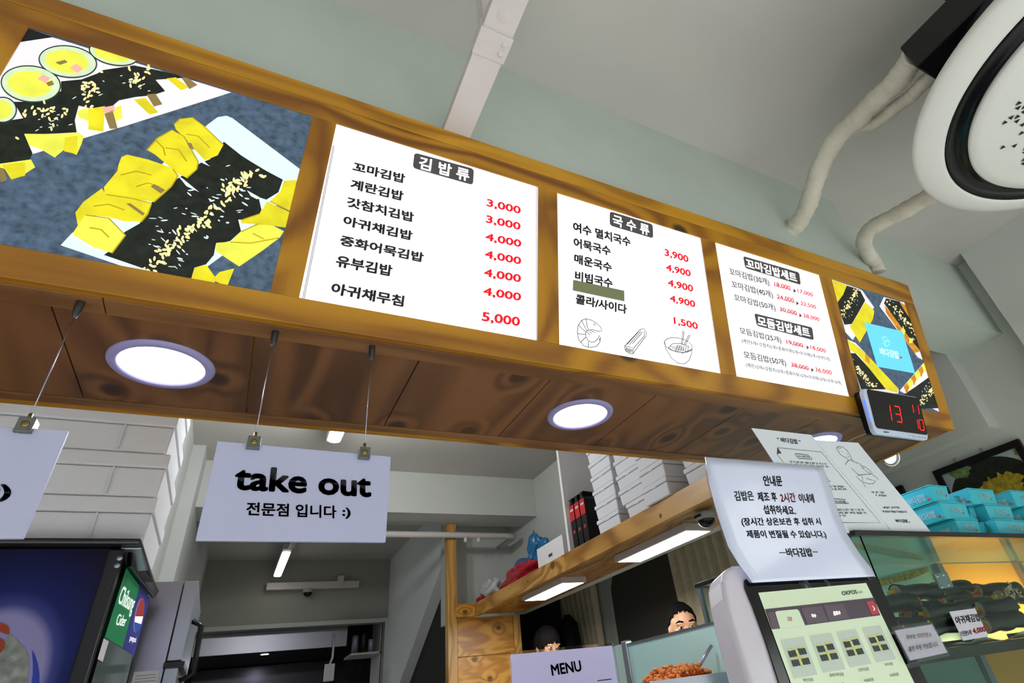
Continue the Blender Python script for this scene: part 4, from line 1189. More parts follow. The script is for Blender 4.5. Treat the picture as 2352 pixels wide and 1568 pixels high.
M_bluebag = mat('blue_plastic_bag', '#2a7bb0', .25, alpha=.9)
M_redbag = mat('red_plastic_bag', '#a5162e', .18, noise=.5, nscale=40)
M_clearbag = mat('clear_plastic_bag', '#d8dbdd', .2, alpha=.7)
yb_ = XP(SX0 + .12).at(1160, 1330).y
t = thing('plastic_bag', 'tied blue plastic bag at the far end of the pine shelf', 'bag', (SX0 + .2, yb_, SZ1))
lumpy('bag', (SX0 + .33, yb_ - .05, SZ1 + .11), (.10, .20, .13), M_bluebag, t, .5, 4)
lumpy('knot', (SX0 + .33, yb_ - .15, SZ1 + .27), (.05, .07, .09), M_bluebag, t, .9, 9)
ya, yb2 = XP(SX0 + .05).at(1147, 1375).y, XP(SX0 + .05).at(1236, 1310).y
t = thing('plastic_bag', 'shiny red bag lying on the pine shelf beside the white carton', 'bag', (SX0 + .06, (ya + yb2) / 2, SZ1))
lumpy('bag', (SX0 + .10, (ya + yb2) / 2, SZ1 + .055), (.085, (ya - yb2) / 2 * .92, .065), M_redbag, t, .35, 12, 44)
t = thing('plastic_bag', 'scrap of blue bag squeezed between the carton and the divider board', 'bag', (SX0 + .12, yd - .0 + .07, SZ1))
lumpy('bag', (SX0 + .14, b_.y - .045, SZ1 + .035), (.06, .035, .04), M_bluebag, t, .5, 31)
ya2 = XP(SX0 + .05).at(1100, 1395).y
t = thing('plastic_bag', 'clear bag with pale scraps at the very end of the pine shelf', 'bag', (SX0 + .06, (ya + ya2) / 2, SZ1))
lumpy('bag', (SX0 + .09, (ya + ya2) / 2 + .02, SZ1 + .06), (.075, (ya2 - ya) / 2 * .85, .075), M_clearbag, t, .5, 21)
lumpy('scraps', (SX0 + .09, (ya + ya2) / 2 + .16, SZ1 + .04), (.06, .09, .05), mat('red_scraps', '#b3303a', .4), t, .9, 8)

# ------------------------------------------------------------------ drinks fridge, foam boxes on it, steel fridge
YF = 1.90
PF = YP(YF)
fx1 = -0.290; ftop = PF.at(254, 1252).z
HD = Vector((0.0623, 0.998, 0))               # the lit front runs back into the kitchen
fr = thing('drinks_fridge', 'black upright drinks fridge with a deep blue side poster', 'fridge', (-.6, 2.15, 0))
dpt = .58
def fpt(a, d, z): return Vector((fx1 + a, YF, 0)) + HD * d + Vector((0, 0, z))
fb = MB().hexa([(-1.02, YF + .004, .06), (fx1 - .02, YF + .004, .06), fpt(-.02, dpt, .06), (-1.02, YF + dpt, .06)], [(-1.02, YF + .004, ftop - .005), (fx1 - .02, YF + .004, ftop - .005), fpt(-.02, dpt, ftop - .005), (-1.02, YF + dpt, ftop - .005)])
fb.build('cabinet', M_black, fr, .004)
# front frame posts
a_ = PF.at(252, 1262); b_ = PF.at(149, 1568); c_ = PF.at(292, 1266)
MB().box((a_.x, YF - .012, .06), (fx1, YF + .03, ftop - .012)).build('corner_post', M_black, fr, .004)
mb = MB()
for (u, v) in ((276, 1284), (270, 1301)):
    c = PF.at(u, v); mb.lathe([(0, -.002), (.006, -.002), (.007, 0)], (c.x, YF - .0125, c.z), (0, 1, 0), n=16)
mb.build('screws', M_steel, fr)
# blue side poster with its bright halo and glass of cola
M_blue = bpy.data.materials.new('blue_side_poster'); M_blue.use_nodes = True
nt = M_blue.node_tree; bs = nt.nodes['Principled BSDF']
gx = PF.at(-40, 1568)
tc = nt.nodes.new('ShaderNodeTexCoord'); mp = nt.nodes.new('ShaderNodeMapping'); mp.vector_type = 'POINT'
mp.inputs['Location'].default_value = (-gx.x / .105 * 1.0, -gx.y / .105, -gx.z / .145); mp.inputs['Scale'].default_value = (1 / .105, 1 / .105, 1 / .145)
nt.links.new(tc.outputs['Object'], mp.inputs['Vector'])
ln = nt.nodes.new('ShaderNodeVectorMath'); ln.operation = 'LENGTH'; nt.links.new(mp.outputs[0], ln.inputs[0])
mr = nt.nodes.new('ShaderNodeMapRange'); mr.inputs['From Max'].default_value = 2.4; nt.links.new(ln.outputs['Value'], mr.inputs['Value'])
rp = nt.nodes.new('ShaderNodeValToRGB'); el = rp.color_ramp.elements
el[0].position = 0; el[0].color = (*rgb('#8a86ac'), 1); el[1].position = 1.0; el[1].color = (*rgb('#03021c'), 1)
for p_, c_l in ((.40, '#827fa8'), (.47, '#343a78'), (.56, '#0d1a58'), (.75, '#060c40')): e_ = el.new(p_); e_.color = (*rgb(c_l), 1)
nt.links.new(mr.outputs[0], rp.inputs['Fac']); nt.links.new(rp.outputs['Color'], bs.inputs['Base Color']); bs.inputs['Roughness'].default_value = .4; bs.inputs['Specular IOR Level'].default_value = .2
ps = MB().poly([(-1.015, YF - .001, .3), (a_.x - .001, YF - .001, .3), (a_.x - .001, YF - .001, ftop - .012), (-1.015, YF - .001, ftop - .012)]).build('side_poster', M_blue, fr)
zq = Z(200 / 956, 0, 1240)
mb = MB(); fill(mb, PF, [zq(*p) for p in [(-200, 1900), (-200, 1250), (0, 1250), (60, 1090), (110, 1030), (200, 1110), (280, 1190), (315, 1290), (310, 1450), (300, 1620), (280, 1900)]], .0025)
mb.build('printed_ice', mat('printed_ice', '#7b8079', .3, noise=.45, nscale=45), ps)
mb = MB(); fill(mb, PF, [zq(*p) for p in [(-200, 900), (0, 905), (80, 935), (105, 970), (100, 1035), (60, 1030), (0, 1000), (-200, 960)]], .003); fill(mb, PF, [zq(*p) for p in [(-200, 1080), (0, 1070), (62, 1120), (40, 1190), (0, 1250), (-200, 1280)]], .003)
mb.build('printed_cola', mat('printed_cola', '#8a2c08', .3, noise=.3, nscale=50), ps)
mb = MB(); fill(mb, PF, [zq(*p) for p in [(350, 1200), (385, 1270), (415, 1360), (432, 1470), (430, 1640), (335, 1640), (360, 1480), (362, 1350)]], .0025)
mb.build('printed_swash', mat('printed_swash', '#1a2f9a', .3), ps)
# lit header facing the kitchen
PH = Pl((fx1, YF, 0), HD.cross(Vector((0, 0, 1))))
zh = Z(300 / 1278, 180, 1200)
M_grn = mat('green_header_print', '#0f8a52', .35, emit=.10); M_hblue = mat('blue_header_print', '#28308f', .35, emit=.10)
hdr = MB(); fill(hdr, PH, [zh(*p) for p in [(470, 440), (600, 620), (432, 1225), (258, 1118)]], .002)
hd_ = hdr.build('lit_header', M_grn, fr)
hd_['label'] = 'green half of the fridge header with white script lettering'
h2 = MB(); fill(h2, PH, [zh(*p) for p in [(602, 622), (702, 738), (545, 1302), (434, 1226)]], .002)
h2 = h2.build('lit_header', M_hblue, fr); h2['label'] = 'blue half of the fridge header with a round emblem'
mb = MB()
write(mb, PH, 'Chilsung', zh(368, 842), zh(510, 925), zh(440, 612), 0, .003); write(mb, PH, 'Cider', zh(365, 1000), zh(455, 1015), zh(395, 890), 0, .003)
mb.build('header_lettering', M_pwhite, hd_)
eR, eB, eW = MB(), MB(), MB()
def emb(t): 
    c = (597, 908); ax = (36, -165); bx = (34, 30)
    return zh(c[0] + ax[0] * math.sin(t) + bx[0] * math.cos(t) * .95, c[1] + ax[1] * math.sin(t) + bx[1] * math.cos(t) * .95)
fill(eW, PH, [emb(2 * PI * k / 32) for k in range(32)], .003)
def clipw(lo, hi): return [emb(lo + (hi - lo) * k / 14) for k in range(15)]
fill(eR, PH, clipw(.12, PI + .22), .0036); fill(eB, PH, clipw(PI + .55, 2 * PI - .35), .0036)
eW.build('emblem_disc', M_pwhite, h2); eR.build('emblem_red', mat('emblem_red', '#b5342e', .4, emit=.1), h2); eB.build('emblem_blue', mat('emblem_blue', '#2a5db8', .4, emit=.1), h2)
mb = MB(); write(mb, PH, 'pepsi', zh(498, 1170), zh(556, 1190), zh(514, 1098), 0, .003); mb.build('header_lettering', M_pwhite, h2)
# chrome-black header rim, door glass and stickers
mb = MB()
for q in ([(480, 275), (755, 660), (712, 740), (470, 430)],): 
    pts = [PH.at(*zh(*p), .003) for p in q]; mb.prism(pts, Vector((HD.y, -HD.x, 0)) * .012)
mb.build('header_rim', mat('black_chrome', '#141518', .12, metal=.7), fr, .003)
dg_ = MB(); fill(dg_, PH, [zh(*p) for p in [(256, 1120), (545, 1305), (430, 1800), (60, 1800)]], .0015)
dg_.build('door_glass', mat('fridge_door_glass', '#5c6a68', .12, spec=.6), fr)
mb = MB(); fill(mb, PH, [zh(*p) for p in [(248, 1132), (298, 1160), (238, 1362), (188, 1334)]], .003); mb.build('sticker', M_white, fr)
mb = MB(); fill(mb, PH, [zh(*p) for p in [(545, 1305), (560, 1300), (470, 1800), (430, 1800)]], .004); mb.build('door_frame', M_black, fr)
# top tray / lid
tb = PF.at(100, 1247).z
lid = MB().box((-1.06, YF - .03, ftop - .004), (fx1 + .035, YF + .62, ftop + .012))
lid.build('top_lid', mat('dark_grey_metal', '#3a3a3e', .3, metal=.6), fr, .006)
hood = MB(); pts = [PF.at(286, 1250), PF.at(334, 1256), PF.at(352, 1316), PF.at(340, 1325)]
hood.prism([fpt(-.01, .0, ftop - .004), fpt(.036, .0, ftop - .004), fpt(.038, .14, ftop - .03), fpt(-.01, .14, ftop - .03)], (0, 0, -.006))
hood.build('top_hood', M_steel, fr, .002)

# foam boxes on the fridge
zt = ftop + .0125
PB = YP(1.93)
hh_ = .128
lab = ['bottom white foam box on top of the drinks fridge', 'second white foam box up from the top of the drinks fridge', 'third white foam box up, just under the pine soffit', 'fourth white foam box up the stack on the drinks fridge, partly hidden by the soffit']
rx = [PB.at(334, 1232).x, PB.at(360, 1150).x, PB.at(385, 1040).x, PB.at(402, 960).x]
ztops = [zt, PB.at(300, 1148).z, PB.at(300, 1050).z, 0]
hh_ = (PB.at(380, 1040).z - zt) / 2
for k in range(4):
    x1_ = rx[k] + .004
    bx = foam_box('foam_box', lab[k], x1_ - .50, 1.93, zt + k * hh_, .50, .36, hh_ - .002, 'white foam boxes stacked on the fridge', .34)
    rb = MB()
    for fx in (.30, .74): rb.box((x1_ - .50 + .50 * fx - .002, 1.9265, zt + k * hh_ + .006), (x1_ - .50 + .50 * fx + .002, 1.934, zt + k * hh_ + hh_ * .62))
    rb.build('ribs', M_foam, bx)

# steel fridge behind
YS = 2.62
PS = YP(YS)
a_ = PS.at(424, 1334); b_ = PS.at(457, 1333); c_ = PS.at(345, 1340)
stz = a_.z
sf = thing('steel_fridge', 'tall brushed steel fridge behind the black drinks fridge', 'fridge', (a_.x - .3, YS + .3, 0))
MB().box((-.98, YS, .08), (a_.x - .001, YS + .65, stz)).build('cabinet', M_steel, sf, .003)
zs_ = PS.at(388, 1518).z
MB().box((a_.x + .001, YS, zs_), (b_.x, YS + .65, stz)).build('upper_door', mat('pale_steel', '#a9b0ba', .35, metal=.6), sf, .003)
MB().box((a_.x + .001, YS, .1), (b_.x - .004, YS + .65, zs_ - .02)).build('lower_door', mat('pale_steel', '#a9b0ba', .35, metal=.6), sf, .003)
hx = b_.x
MB().tube([(hx, YS + .12, stz - .12), (hx + .035, YS + .12, stz - .14), (hx + .04, YS + .12, stz - .3), (hx, YS + .12, stz - .32)], .010, 10).build('handle', M_black, sf)
MB().box((a_.x - .004, YS - .012, zs_ - .022), (b_.x + .012, YS + .3, zs_ - .004)).build('door_gap_trim', M_black, sf)
zh2 = Z(300 / 1278, 180, 1200)
nq = [PS.at(*zh2(*p), .002) for p in [(545, 1460), (792, 1440), (760, 1700), (480, 1720)]]
mb = MB(); mb.poly(nq); nt_ = mb.build('paper_notice', M_white, sf)
mb = MB()
for k in range(5):
    stroke(mb, [PS.at(*zh2(565 - k * 6, 1500 + k * 30), .0028), PS.at(*zh2(765 - k * 4, 1482 + k * 30), .0028)], .0012, (0, -1, 0))
mb.build('notice_lines', M_greyink, nt_)

# ------------------------------------------------------------------ counter, menu stand, side glass, food pan
ct = thing('counter', 'pale service counter under the wooden sign', 'counter', (1.0, 1.6, 0))
MB().box((.32, .985, 0), (1.20, 1.78, Z0 - .175)).build('base', M_white, ct)
MB().box((.30, .95, Z0 - .175), (1.22, 1.80, Z0 - .14)).build('worktop', mat('steel_worktop', '#a7a9aa', .3, metal=.8), ct, .003)
PM = YP(1.0)
ms = thing('menu_stand', 'clear acrylic stand holding a white sheet headed MENU', 'stand', (.54, 1.01, Z0 - .14))
q4 = [PM.at(1173, 1503), PM.at(1405, 1482), PM.at(1405, 1482), PM.at(1173, 1503)]
q4[2] = Vector((q4[1].x + .002, 1.0, Z0 - .139)); q4[3] = Vector((q4[0].x - .002, 1.0, Z0 - .139))
MB().prism(q4, (0, .002, 0)).build('sheet', mat('lavender_white_paper', '#d4cff0', .35), ms)
ex = [Vector((p.x + dx, p.y - .004, p.z + dz)) for p, dx, dz in zip(q4, (-.003, .003, .003, -.003), (.004, .004, 0, 0))]
MB().prism(ex, (0, .003, 0)).build('acrylic_cover', M_acryl, ms)
mb = MB(); write(mb, PM, 'MENU', (1268, 1552), (1337, 1541), (1264, 1526), .03, .0005)
stroke(mb, [PM.at(1372, 1563, .0005), PM.at(1405, 1559, .0005)], .0014, (0, -1, 0))
mb.build('lettering', mat('navy_ink', '#252440', .5), ms)
MB().box((q4[3].x, .97, Z0 - .14), (q4[2].x, 1.04, Z0 - .137)).build('foot', M_acryl, ms)

XG = 1.0
PG = XP(XG)
gl = thing('sneeze_guard', 'mint frosted glass guard behind the food pans', 'glass screen', (XG, 1.4, Z0 - .14))
ga, gb = PG.at(1437, 1482), PG.at(1690, 1415)
zt_ = ga.z
M_mint = mat('mint_frosted_glass', '#b9e0d4', .25, spec=.5)
MB().box((XG, 1.02, Z0 - .139), (XG + .008, ga.y, zt_)).build('pane', M_mint, gl, .001)
MB().box((XG - .002, 1.02, zt_ - .002), (XG + .010, ga.y, zt_ + .004)).build('top_edge', M_steel, gl)
MB().box((XG - .008, ga.y - .012, Z0 - .139), (XG + .016, ga.y + .012, zt_ + .012)).build('post', M_chrome, gl, .003)
g2 = thing('glass_screen', 'pale glass screen left of the chrome guard post', 'glass screen', (XG + .02, ga.y + .2, Z0 - .14))
MB().box((XG, ga.y + .014, Z0 - .139), (XG + .008, ga.y + .28, zt_ + .006)).build('pane', mat('pale_frosted_glass', '#b7d0c4', .25), g2)
fp = thing('food_pan', 'steel pan heaped with chopped orange food', 'pan', (.88, 1.2, Z0 - .14))
pa = YP(1.12)
u0, u1 = pa.at(1478, 1562), pa.at(1662, 1538)
px0, px1, pz_ = u0.x, min(u1.x, XG - .01), (u0.z + u1.z) / 2 - .004
MB().box((px0, 1.10, Z0 - .139), (px1, 1.105, pz_)).box((px0, 1.26, Z0 - .139), (px1, 1.265, pz_)).box((px0, 1.105, Z0 - .139), (px0 + .005, 1.26, pz_)).box((px1 - .005, 1.105, Z0 - .139), (px1, 1.26, pz_)).box((px0 + .005, 1.105, Z0 - .139), (px1 - .005, 1.26, Z0 - .13)).build('tray', M_steel, fp)
random.seed(8)
b = MB()
for k in range(420):
    t_ = random.random(); x = px0 + .015 + (px1 - px0 - .03) * t_; y = 1.115 + random.random() * .135
    hgt = pz_ - .014 + .028 * max(0, math.sin(PI * min(1, max(0, (t_ - .35) / .6)))) + .012 * random.random()
    b.ball((x, y, hgt), (random.uniform(.003, .008), random.uniform(.003, .007), random.uniform(.003, .006)), n=7, m=5, rot=Matrix.Rotation(random.uniform(0, PI), 3, 'Z'))
b.box((px0 + .006, 1.106, Z0 - .12), (px1 - .006, 1.259, pz_ - .016))
fo = b.build('chopped_food', mat('orange_food', '#e2873c', .45, noise=.4, nscale=90), fp); fo['kind'] = 'stuff'
MB().tube([(px1 - .05, 1.16, pz_), (px1 + .0, 1.13, pz_ + .055)], .004, 8).build('spoon_handle', M_steel, fp)

# ------------------------------------------------------------------ glass display case
KX0, KX1, KY0, KY1, KZ = 1.28, 2.85, .87, 1.475, Z0 + .2557
kc = thing('display_case', 'tall glass food display case with a black top edge', 'display case', (1.8, 1.2, 0))
MB().box((KX0, KY0, 0), (KX1, KY1, Z0 - .42)).build('base', M_black, kc)
MB().box((KX0, KY0, KZ - .006), (KX1, KY0 + .016, KZ + .006)).box((KX0, KY0 + .016, KZ - .006), (KX0 + .016, KY1, KZ + .006)).box((KX0 + .016, KY1 - .016, KZ - .006), (KX1, KY1, KZ + .006)).box((KX1 - .016, KY0 + .016, KZ - .006), (KX1, KY1 - .016, KZ + .006)).build('top_frame', M_black, kc, .001)
MB().box((KX0 + .017, KY0 + .017, KZ - .005), (KX1 - .017, KY1 - .017, KZ + .004)).build('top_glass', mat('green_tinted_glass', '#bfe3d3', .04, trans=.85, ior=1.2), kc)
MB().box((KX0 + .02, KY0 + .002, Z0 - .42), (KX1 - .02, KY0 + .006, KZ - .007)).build('front_glass', M_glass, kc)
MB().box((KX0 + .002, KY0 + .02, Z0 - .42), (KX0 + .007, KY1 - .02, KZ - .007)).build('side_glass', M_glass, kc)
M_amber_refl = mat('amber_case_back', '#e0a043', .35)  # orange reflection in the case glass, put in as a coloured back panel
MB().box((2.13, 1.20, Z0 - .42), (KX1 - .02, 1.21, KZ - .007)).build('amber_back', M_amber_refl, kc)
MB().box((KX0 + .02, 1.20, Z0 - .42), (2.10, 1.21, KZ - .007)).build('mint_back', mat('case_mint_back', '#8fb2a6', .3), kc)
mb = MB()
for x in (KX0 + .004, ): mb.box((x, KY1 - .018, Z0 - .42), (x + .012, KY1 - .004, KZ - .008))
for x in (2.10, 2.62): mb.box((x, 1.18, Z0 - .42), (x + .03, 1.199, KZ - .008))
mb.build('uprights', M_steel, kc)
PKs = YP(KY0 + .03)
tz = PKs.at(2210, 1475).z - .003
tz = min(tz, Z0 + .07)
MB().box((KX0 + .03, KY0 + .04, tz - .028), (KX1 - .03, KY0 + .315, tz - .004)).build('shelf_tray', mat('dark_tray', '#2a2620', .4), kc, .002)
MB().box((KX0 + .02, KY0 + .03, Z0 - .155), (2.08, KY0 + .32, Z0 - .147)).build('glass_shelf', mat('green_tinted_glass', '#bfe3d3', .04, trans=.85, ior=1.2), kc)
b = MB()
b.grid(lambda u, v: Vector((KX0 + .05 + (KX1 - KX0 - .1) * u, KY0 + .045 + .03 * v + .004 * math.sin(u * 60), tz - .003 + (.012 + .008 * math.sin(u * 57)) * (1 - v) * (.5 + .5 * math.sin(u * 33 + 1)))), 110, 4)
b.grid(lambda u, v: Vector((KX0 + .05 + (KX1 - KX0 - .1) * u, KY0 + .075 + .25 * v, tz - .003)), 4, 2)
b.build('paper_liner', mat('white_paper', '#e6e4dd', .7), kc)
for nm_, lx, en, cl_ in (('case_lamp', 2.42, 2.6, (1, .80, .45)), ('case_lamp_left', 1.65, .25, (.85, .95, 1))):  # added fill lights hidden behind the rolls, each with a dark bar
    MB().box((lx - .30, 1.070, tz - .003), (lx + .30, 1.085, tz + .012)).build('lamp_strip', M_blackm, kc)
    area(nm_, (lx, 1.09, tz + .010), (math.radians(122), 0, 0), .58, .012, en, cl_)
PBk = YP(1.198)
mb = MB(); fill(mb, PBk, [(1996, 1336), (2130, 1302), (2134, 1312), (2090, 1330), (2000, 1352)], .001); mb.build('picture_strip', mat('floral_strip', '#7a7434', .4, noise=.8, nscale=70), kc)
ga_ = thing('garnish_cup', 'clear cup of yellow and orange pickle pieces seen left of the kiosk', 'cup', (1.11, 1.2, Z0 - .139))
gc_ = YP(1.2).at(1683, 1498)
gb_ = MB(); go_ = MB(); random.seed(14)
for k in range(16):
    p = gc_ + Vector((random.uniform(-.03, .03), random.uniform(-.02, .02), random.uniform(-.035, .02)))
    a_ = random.uniform(0, 2 * PI)
    (gb_ if k % 3 else go_).tube([p, p + Vector((math.cos(a_) * .016, -.004, math.sin(a_) * .014)), p + Vector((math.cos(a_ + .9) * .03, -.006, math.sin(a_ + .9) * .026))], [.004, .0085, .003], 8)
gb_.build('yellow_pieces', mat('yellow_pickle', '#d8c020', .35), ga_)
go_.build('orange_pieces', mat('orange_pickle', '#d0611c', .4), ga_)
MB().lathe([(.030, 0), (.034, .0), (.040, gc_.z - Z0 + .139 - .02), (.037, gc_.z - Z0 + .139 - .02), (.030, .003)], (gc_.x, gc_.y, Z0 - .139), n=32).build('cup', M_acryl, ga_)
hg = thing('case_hinge', 'chrome hinge plate with four screws inside the glass case', 'hinge', (1.5, .9, Z0 + .2))
PHg = YP(KY0 + .03)
hq = [PHg.at(*p) for p in [(2144, 1318), (2173, 1312), (2190, 1347), (2161, 1353)]]
MB().prism(hq, (0, .006, 0)).build('plate', M_steel, hg, .001)
mb = MB()
for p in ((2152, 1323), (2166, 1320), (2163, 1347), (2178, 1343)):
    c = PHg.at(*p); mb.lathe([(0, -.0015), (.003, -.0015), (.0035, 0)], c, (0, 1, 0), n=12)
mb.build('screws', M_chrome, hg)
# seaweed rolls on the tray
M_noriw = mat('seaweed_wrap', '#0b0d0c', .22, noise=.5, nscale=80, bump=.3, bscale=120)
M_ricef = mat('rice_filling', '#b8a888', .6, noise=.2, nscale=150)
M_yel = mat('yellow_radish', '#e0b60a', .4); M_car = mat('carrot_strip', '#c4521c', .5); M_crab = mat('pale_crab', '#d9b79a', .5)


def roll(c, ang, tilt, r, ln, label, seed):
    random.seed(seed)
    t = thing('seaweed_roll', label, 'food roll', c, 'seaweed rolls in the glass case')
    R_ = Matrix.Rotation(ang, 3, 'Z') @ Matrix.Rotation(tilt, 3, 'Y')
    d = R_ @ Vector((1, 0, 0)); c = Vector(c)
    n = 9
    pts = [c + d * (ln * (i / (n - 1) - .5)) + Vector((0, 0, .002 * math.sin(i * 1.4 + seed))) for i in range(n)]
    MB().tube(pts, [r * (1 + .05 * math.sin(i * 2.1 + seed)) for i in range(n)], 16, cap=False).build('seaweed', M_noriw, t)
    e = MB()
    for s in (-1, 1):
        p = c + d * (ln * .5 * s)
        e.lathe([(0, .001), (r * .7, .001), (r * .97, -.002)], p, d * s, n=16)
    e.build('rice', M_ricef, t)
    y = MB(); g = MB()
    up = R_ @ Vector((0, 0, 1)); sd = R_ @ Vector((0, 1, 0))
    for s in (-1, 1):
        p = c + d * (ln * .5 * s)
        y.obox(p + d * s * .006 + up * r * .2 + sd * r * .2, d * .012, sd * r * .32, up * r * .2)
        g.obox(p + d * s * .004 - up * r * .3 - sd * r * .3, d * .009, sd * r * .2, up * r * .25)
        g.obox(p + d * s * .005 - up * r * .35 + sd * r * .3, d * .010, sd * r * .25, up * r * .14)
    y.build('yellow_strip', M_yel, t); g.build('carrot_strip', M_car, t)


def rp_(u, v, y): return YP(y).at(u, v)
RL = [((2050, 1385), 1.30, 'front left roll low on the tray behind the small take out card'), ((2105, 1360), 1.33, 'long dark roll lying across the top of the left heap'), ((2065, 1440), 1.24, 'roll at the lower left of the heap with a yellow strip showing'),
      ((2115, 1400), 1.30, 'roll in the middle of the left heap with a pale ring'), ((2170, 1405), 1.26, 'roll just left of the price card'), ((2130, 1440), 1.22, 'front roll with a white rim between the two cards'),
      ((2190, 1375), 1.36, 'shiny roll in the middle at the back of the tray'), ((2235, 1390), 1.32, 'roll behind the top of the price card'), ((2290, 1355), 1.36, 'roll topped with pale crab at the right back'),
      ((2330, 1370), 1.30, 'roll at the right with pale shredded filling'), ((2285, 1395), 1.27, 'dark roll right of the price card'), ((2300, 1428), 1.22, 'front right roll on the white paper'), ((2180, 1352), 1.42, 'rear roll behind the shiny middle one')]
for k, ((u, v), y, lb) in enumerate(RL):
    p = rp_(u, v, y * .7565)
    p.z = max(p.z, tz + .021)
    roll(tuple(p), -.25 + .12 * math.sin(k * 2.3),   .03 * math.sin(k), .0205, .13 + .022 * math.sin(k * 1.7), 'seaweed ' + lb, k)
b = MB(); random.seed(4)
for k in range(46):
    p = rp_(2320 + random.gauss(0, 16), 1362 + random.gauss(0, 9), .975 + random.uniform(-.02, .02))
    b.tube([p, p + Vector((random.uniform(-.016, .016), random.uniform(-.008, .0), random.uniform(-.016, .008)))], .0026, 6)
o = tag(b.build('crab_topping', M_crab), 'pale shredded crab heaped over the right hand rolls', 'food', kind='stuff')

# cards in and on the case
def card(name, label, pl_, quad, m, texts, thick=.0015, grp=None):
    pts = [pl_.at(*p) for p in quad]
    c = sum(pts, Vector()) / 4
    t = thing(name, label, 'card', tuple(c), grp)
    n = (pts[1] - pts[0]).cross(pts[3] - pts[0]).normalized()
    if n.y < 0: n = -n
    MB().prism(pts, n * thick).build('card', m, t)
    for nm, mm, lines in texts:
        mb = MB()
        for args in lines:
            if args[0] == 'marks': marks(mb, pl_, *args[1:])
            elif args[0] == 'line': stroke(mb, [pl_.at(*p, .0008) for p in args[1]], args[2], -n)
            elif args[0] == 'fill': fill(mb, pl_, args[1], .0007)
            else: write(mb, pl_, *args)
        mb.build(nm, mm, t)
    return t, pts, n


M_paper = mat('white_card', '#c9c8d2', .35)
z = Z(352 / 1586, 2000, 1220)
PC = leanplane(YP(KY0 - .012).at(*z(1080, 1110)), 1500, -400)
card('price_card', 'white price card clipped to the case, reading 4,000 in red', PC, [z(815, 830), z(1078, 795), z(1220, 1085), z(958, 1130)], M_paper,
     [('lettering', M_ink, [('아귀채김밥', z(892, 965), z(1142, 925), z(868, 880), .02), ('1인분5개', z(940, 1088), z(1048, 1070), z(926, 1032), .02)]), ('red_lettering', M_redink, [('4,000', z(1066, 1068), z(1196, 1044), z(1050, 1004), .03)])])

# leaflet sheets standing on the case
zl = Z(460 / 2352, 1700, 970)
PLf = YP(KY0 + .013)
M_leaf = mat('leaflet_paper', '#dfe4ea', .3)
pills = []
def pill(q, n=5):
    x0, y0, x1, y1, h = q
    pts = []
    L_ = math.hypot(x1 - x0, y1 - y0)
    dx, dy = (x1 - x0) / L_, (y1 - y0) / L_
    for cx, cy, sgn in ((x0, y0, -1), (x1, y1, 1)):
        for k in range(n + 1):
            a = -PI / 2 + PI * k / n
            pts.append((cx + sgn * (dx * math.cos(a) * h * .6) + (-dy) * 0 + (.55 * math.sin(a) * h) * sgn * .8, cy + sgn * dy * math.cos(a) * h * .6 + math.sin(a) * h * sgn))
    return [zl(*p) for p in pts]
def seg_line(ps, w): return ('line', [zl(*p) for p in ps], w)
card('leaflet', 'left of two white leaflet sheets standing on the case, with a framed text', PLf, [zl(135, 65), zl(835, 145), (2050, 1222.5), (1885, 1224.5)], M_leaf,
     [('lettering', M_ink, [('“ 바다김밥 ”', zl(445, 228), zl(722, 258), zl(428, 168), .02),
                            seg_line([(442, 295), (955, 345), (1650, 1178), (1150, 1172)], .0012), seg_line([(442, 295), (435, 370), (520, 480)], .0012), seg_line(pill0 := [(655, 365), (800, 382), (848, 425), (838, 432), (690, 420), (645, 380), (655, 365)], .0016),
                            ('바다 김밥 (예)', zl(680, 408), zl(820, 418), zl(668, 384), .02),
                            ('marks', zl(590, 470), zl(1020, 500), zl(582, 448), [2, 2, 3, 3, 4, 1, 3, 2, 2, 1, 2]), ('marks', zl(640, 500), zl(1040, 528), zl(634, 482), [3, 2, 3, 4, 3, 2, 2]),
                            ('marks', zl(1000, 758), zl(1228, 762), zl(988, 736), [1, 1, 2, 3, 6]), ('marks', zl(1000, 790), zl(1255, 794), zl(990, 768), [2, 2, 1, 2, 3, 3]),
                            seg_line([(960, 640), (1020, 648), (1062, 690), (1000, 690)], .0016), seg_line([(1060, 890), (1235, 905), (1275, 950), (1110, 945), (1072, 905), (1060, 890)], .0016), ('아귀채', zl(1115, 938), zl(1245, 944), zl(1098, 912), .02),
                            ('marks', zl(1098, 1034), zl(1462, 1038), zl(1085, 1010), [2, 4, 1, 3, 3, 1, 2, 2]), ('marks', zl(1120, 1070), zl(1490, 1074), zl(1106, 1046), [2, 3, 3, 4, 4, 2]), ('marks', zl(1128, 1100), zl(1250, 1104), zl(1118, 1078), [1, 2, 3])]),
      ('folded_corner', M_greyink, [('fill', [zl(442, 295), zl(488, 362), zl(433, 368)])])], grp=None)
PLf2 = YP(KY0 + .0112)
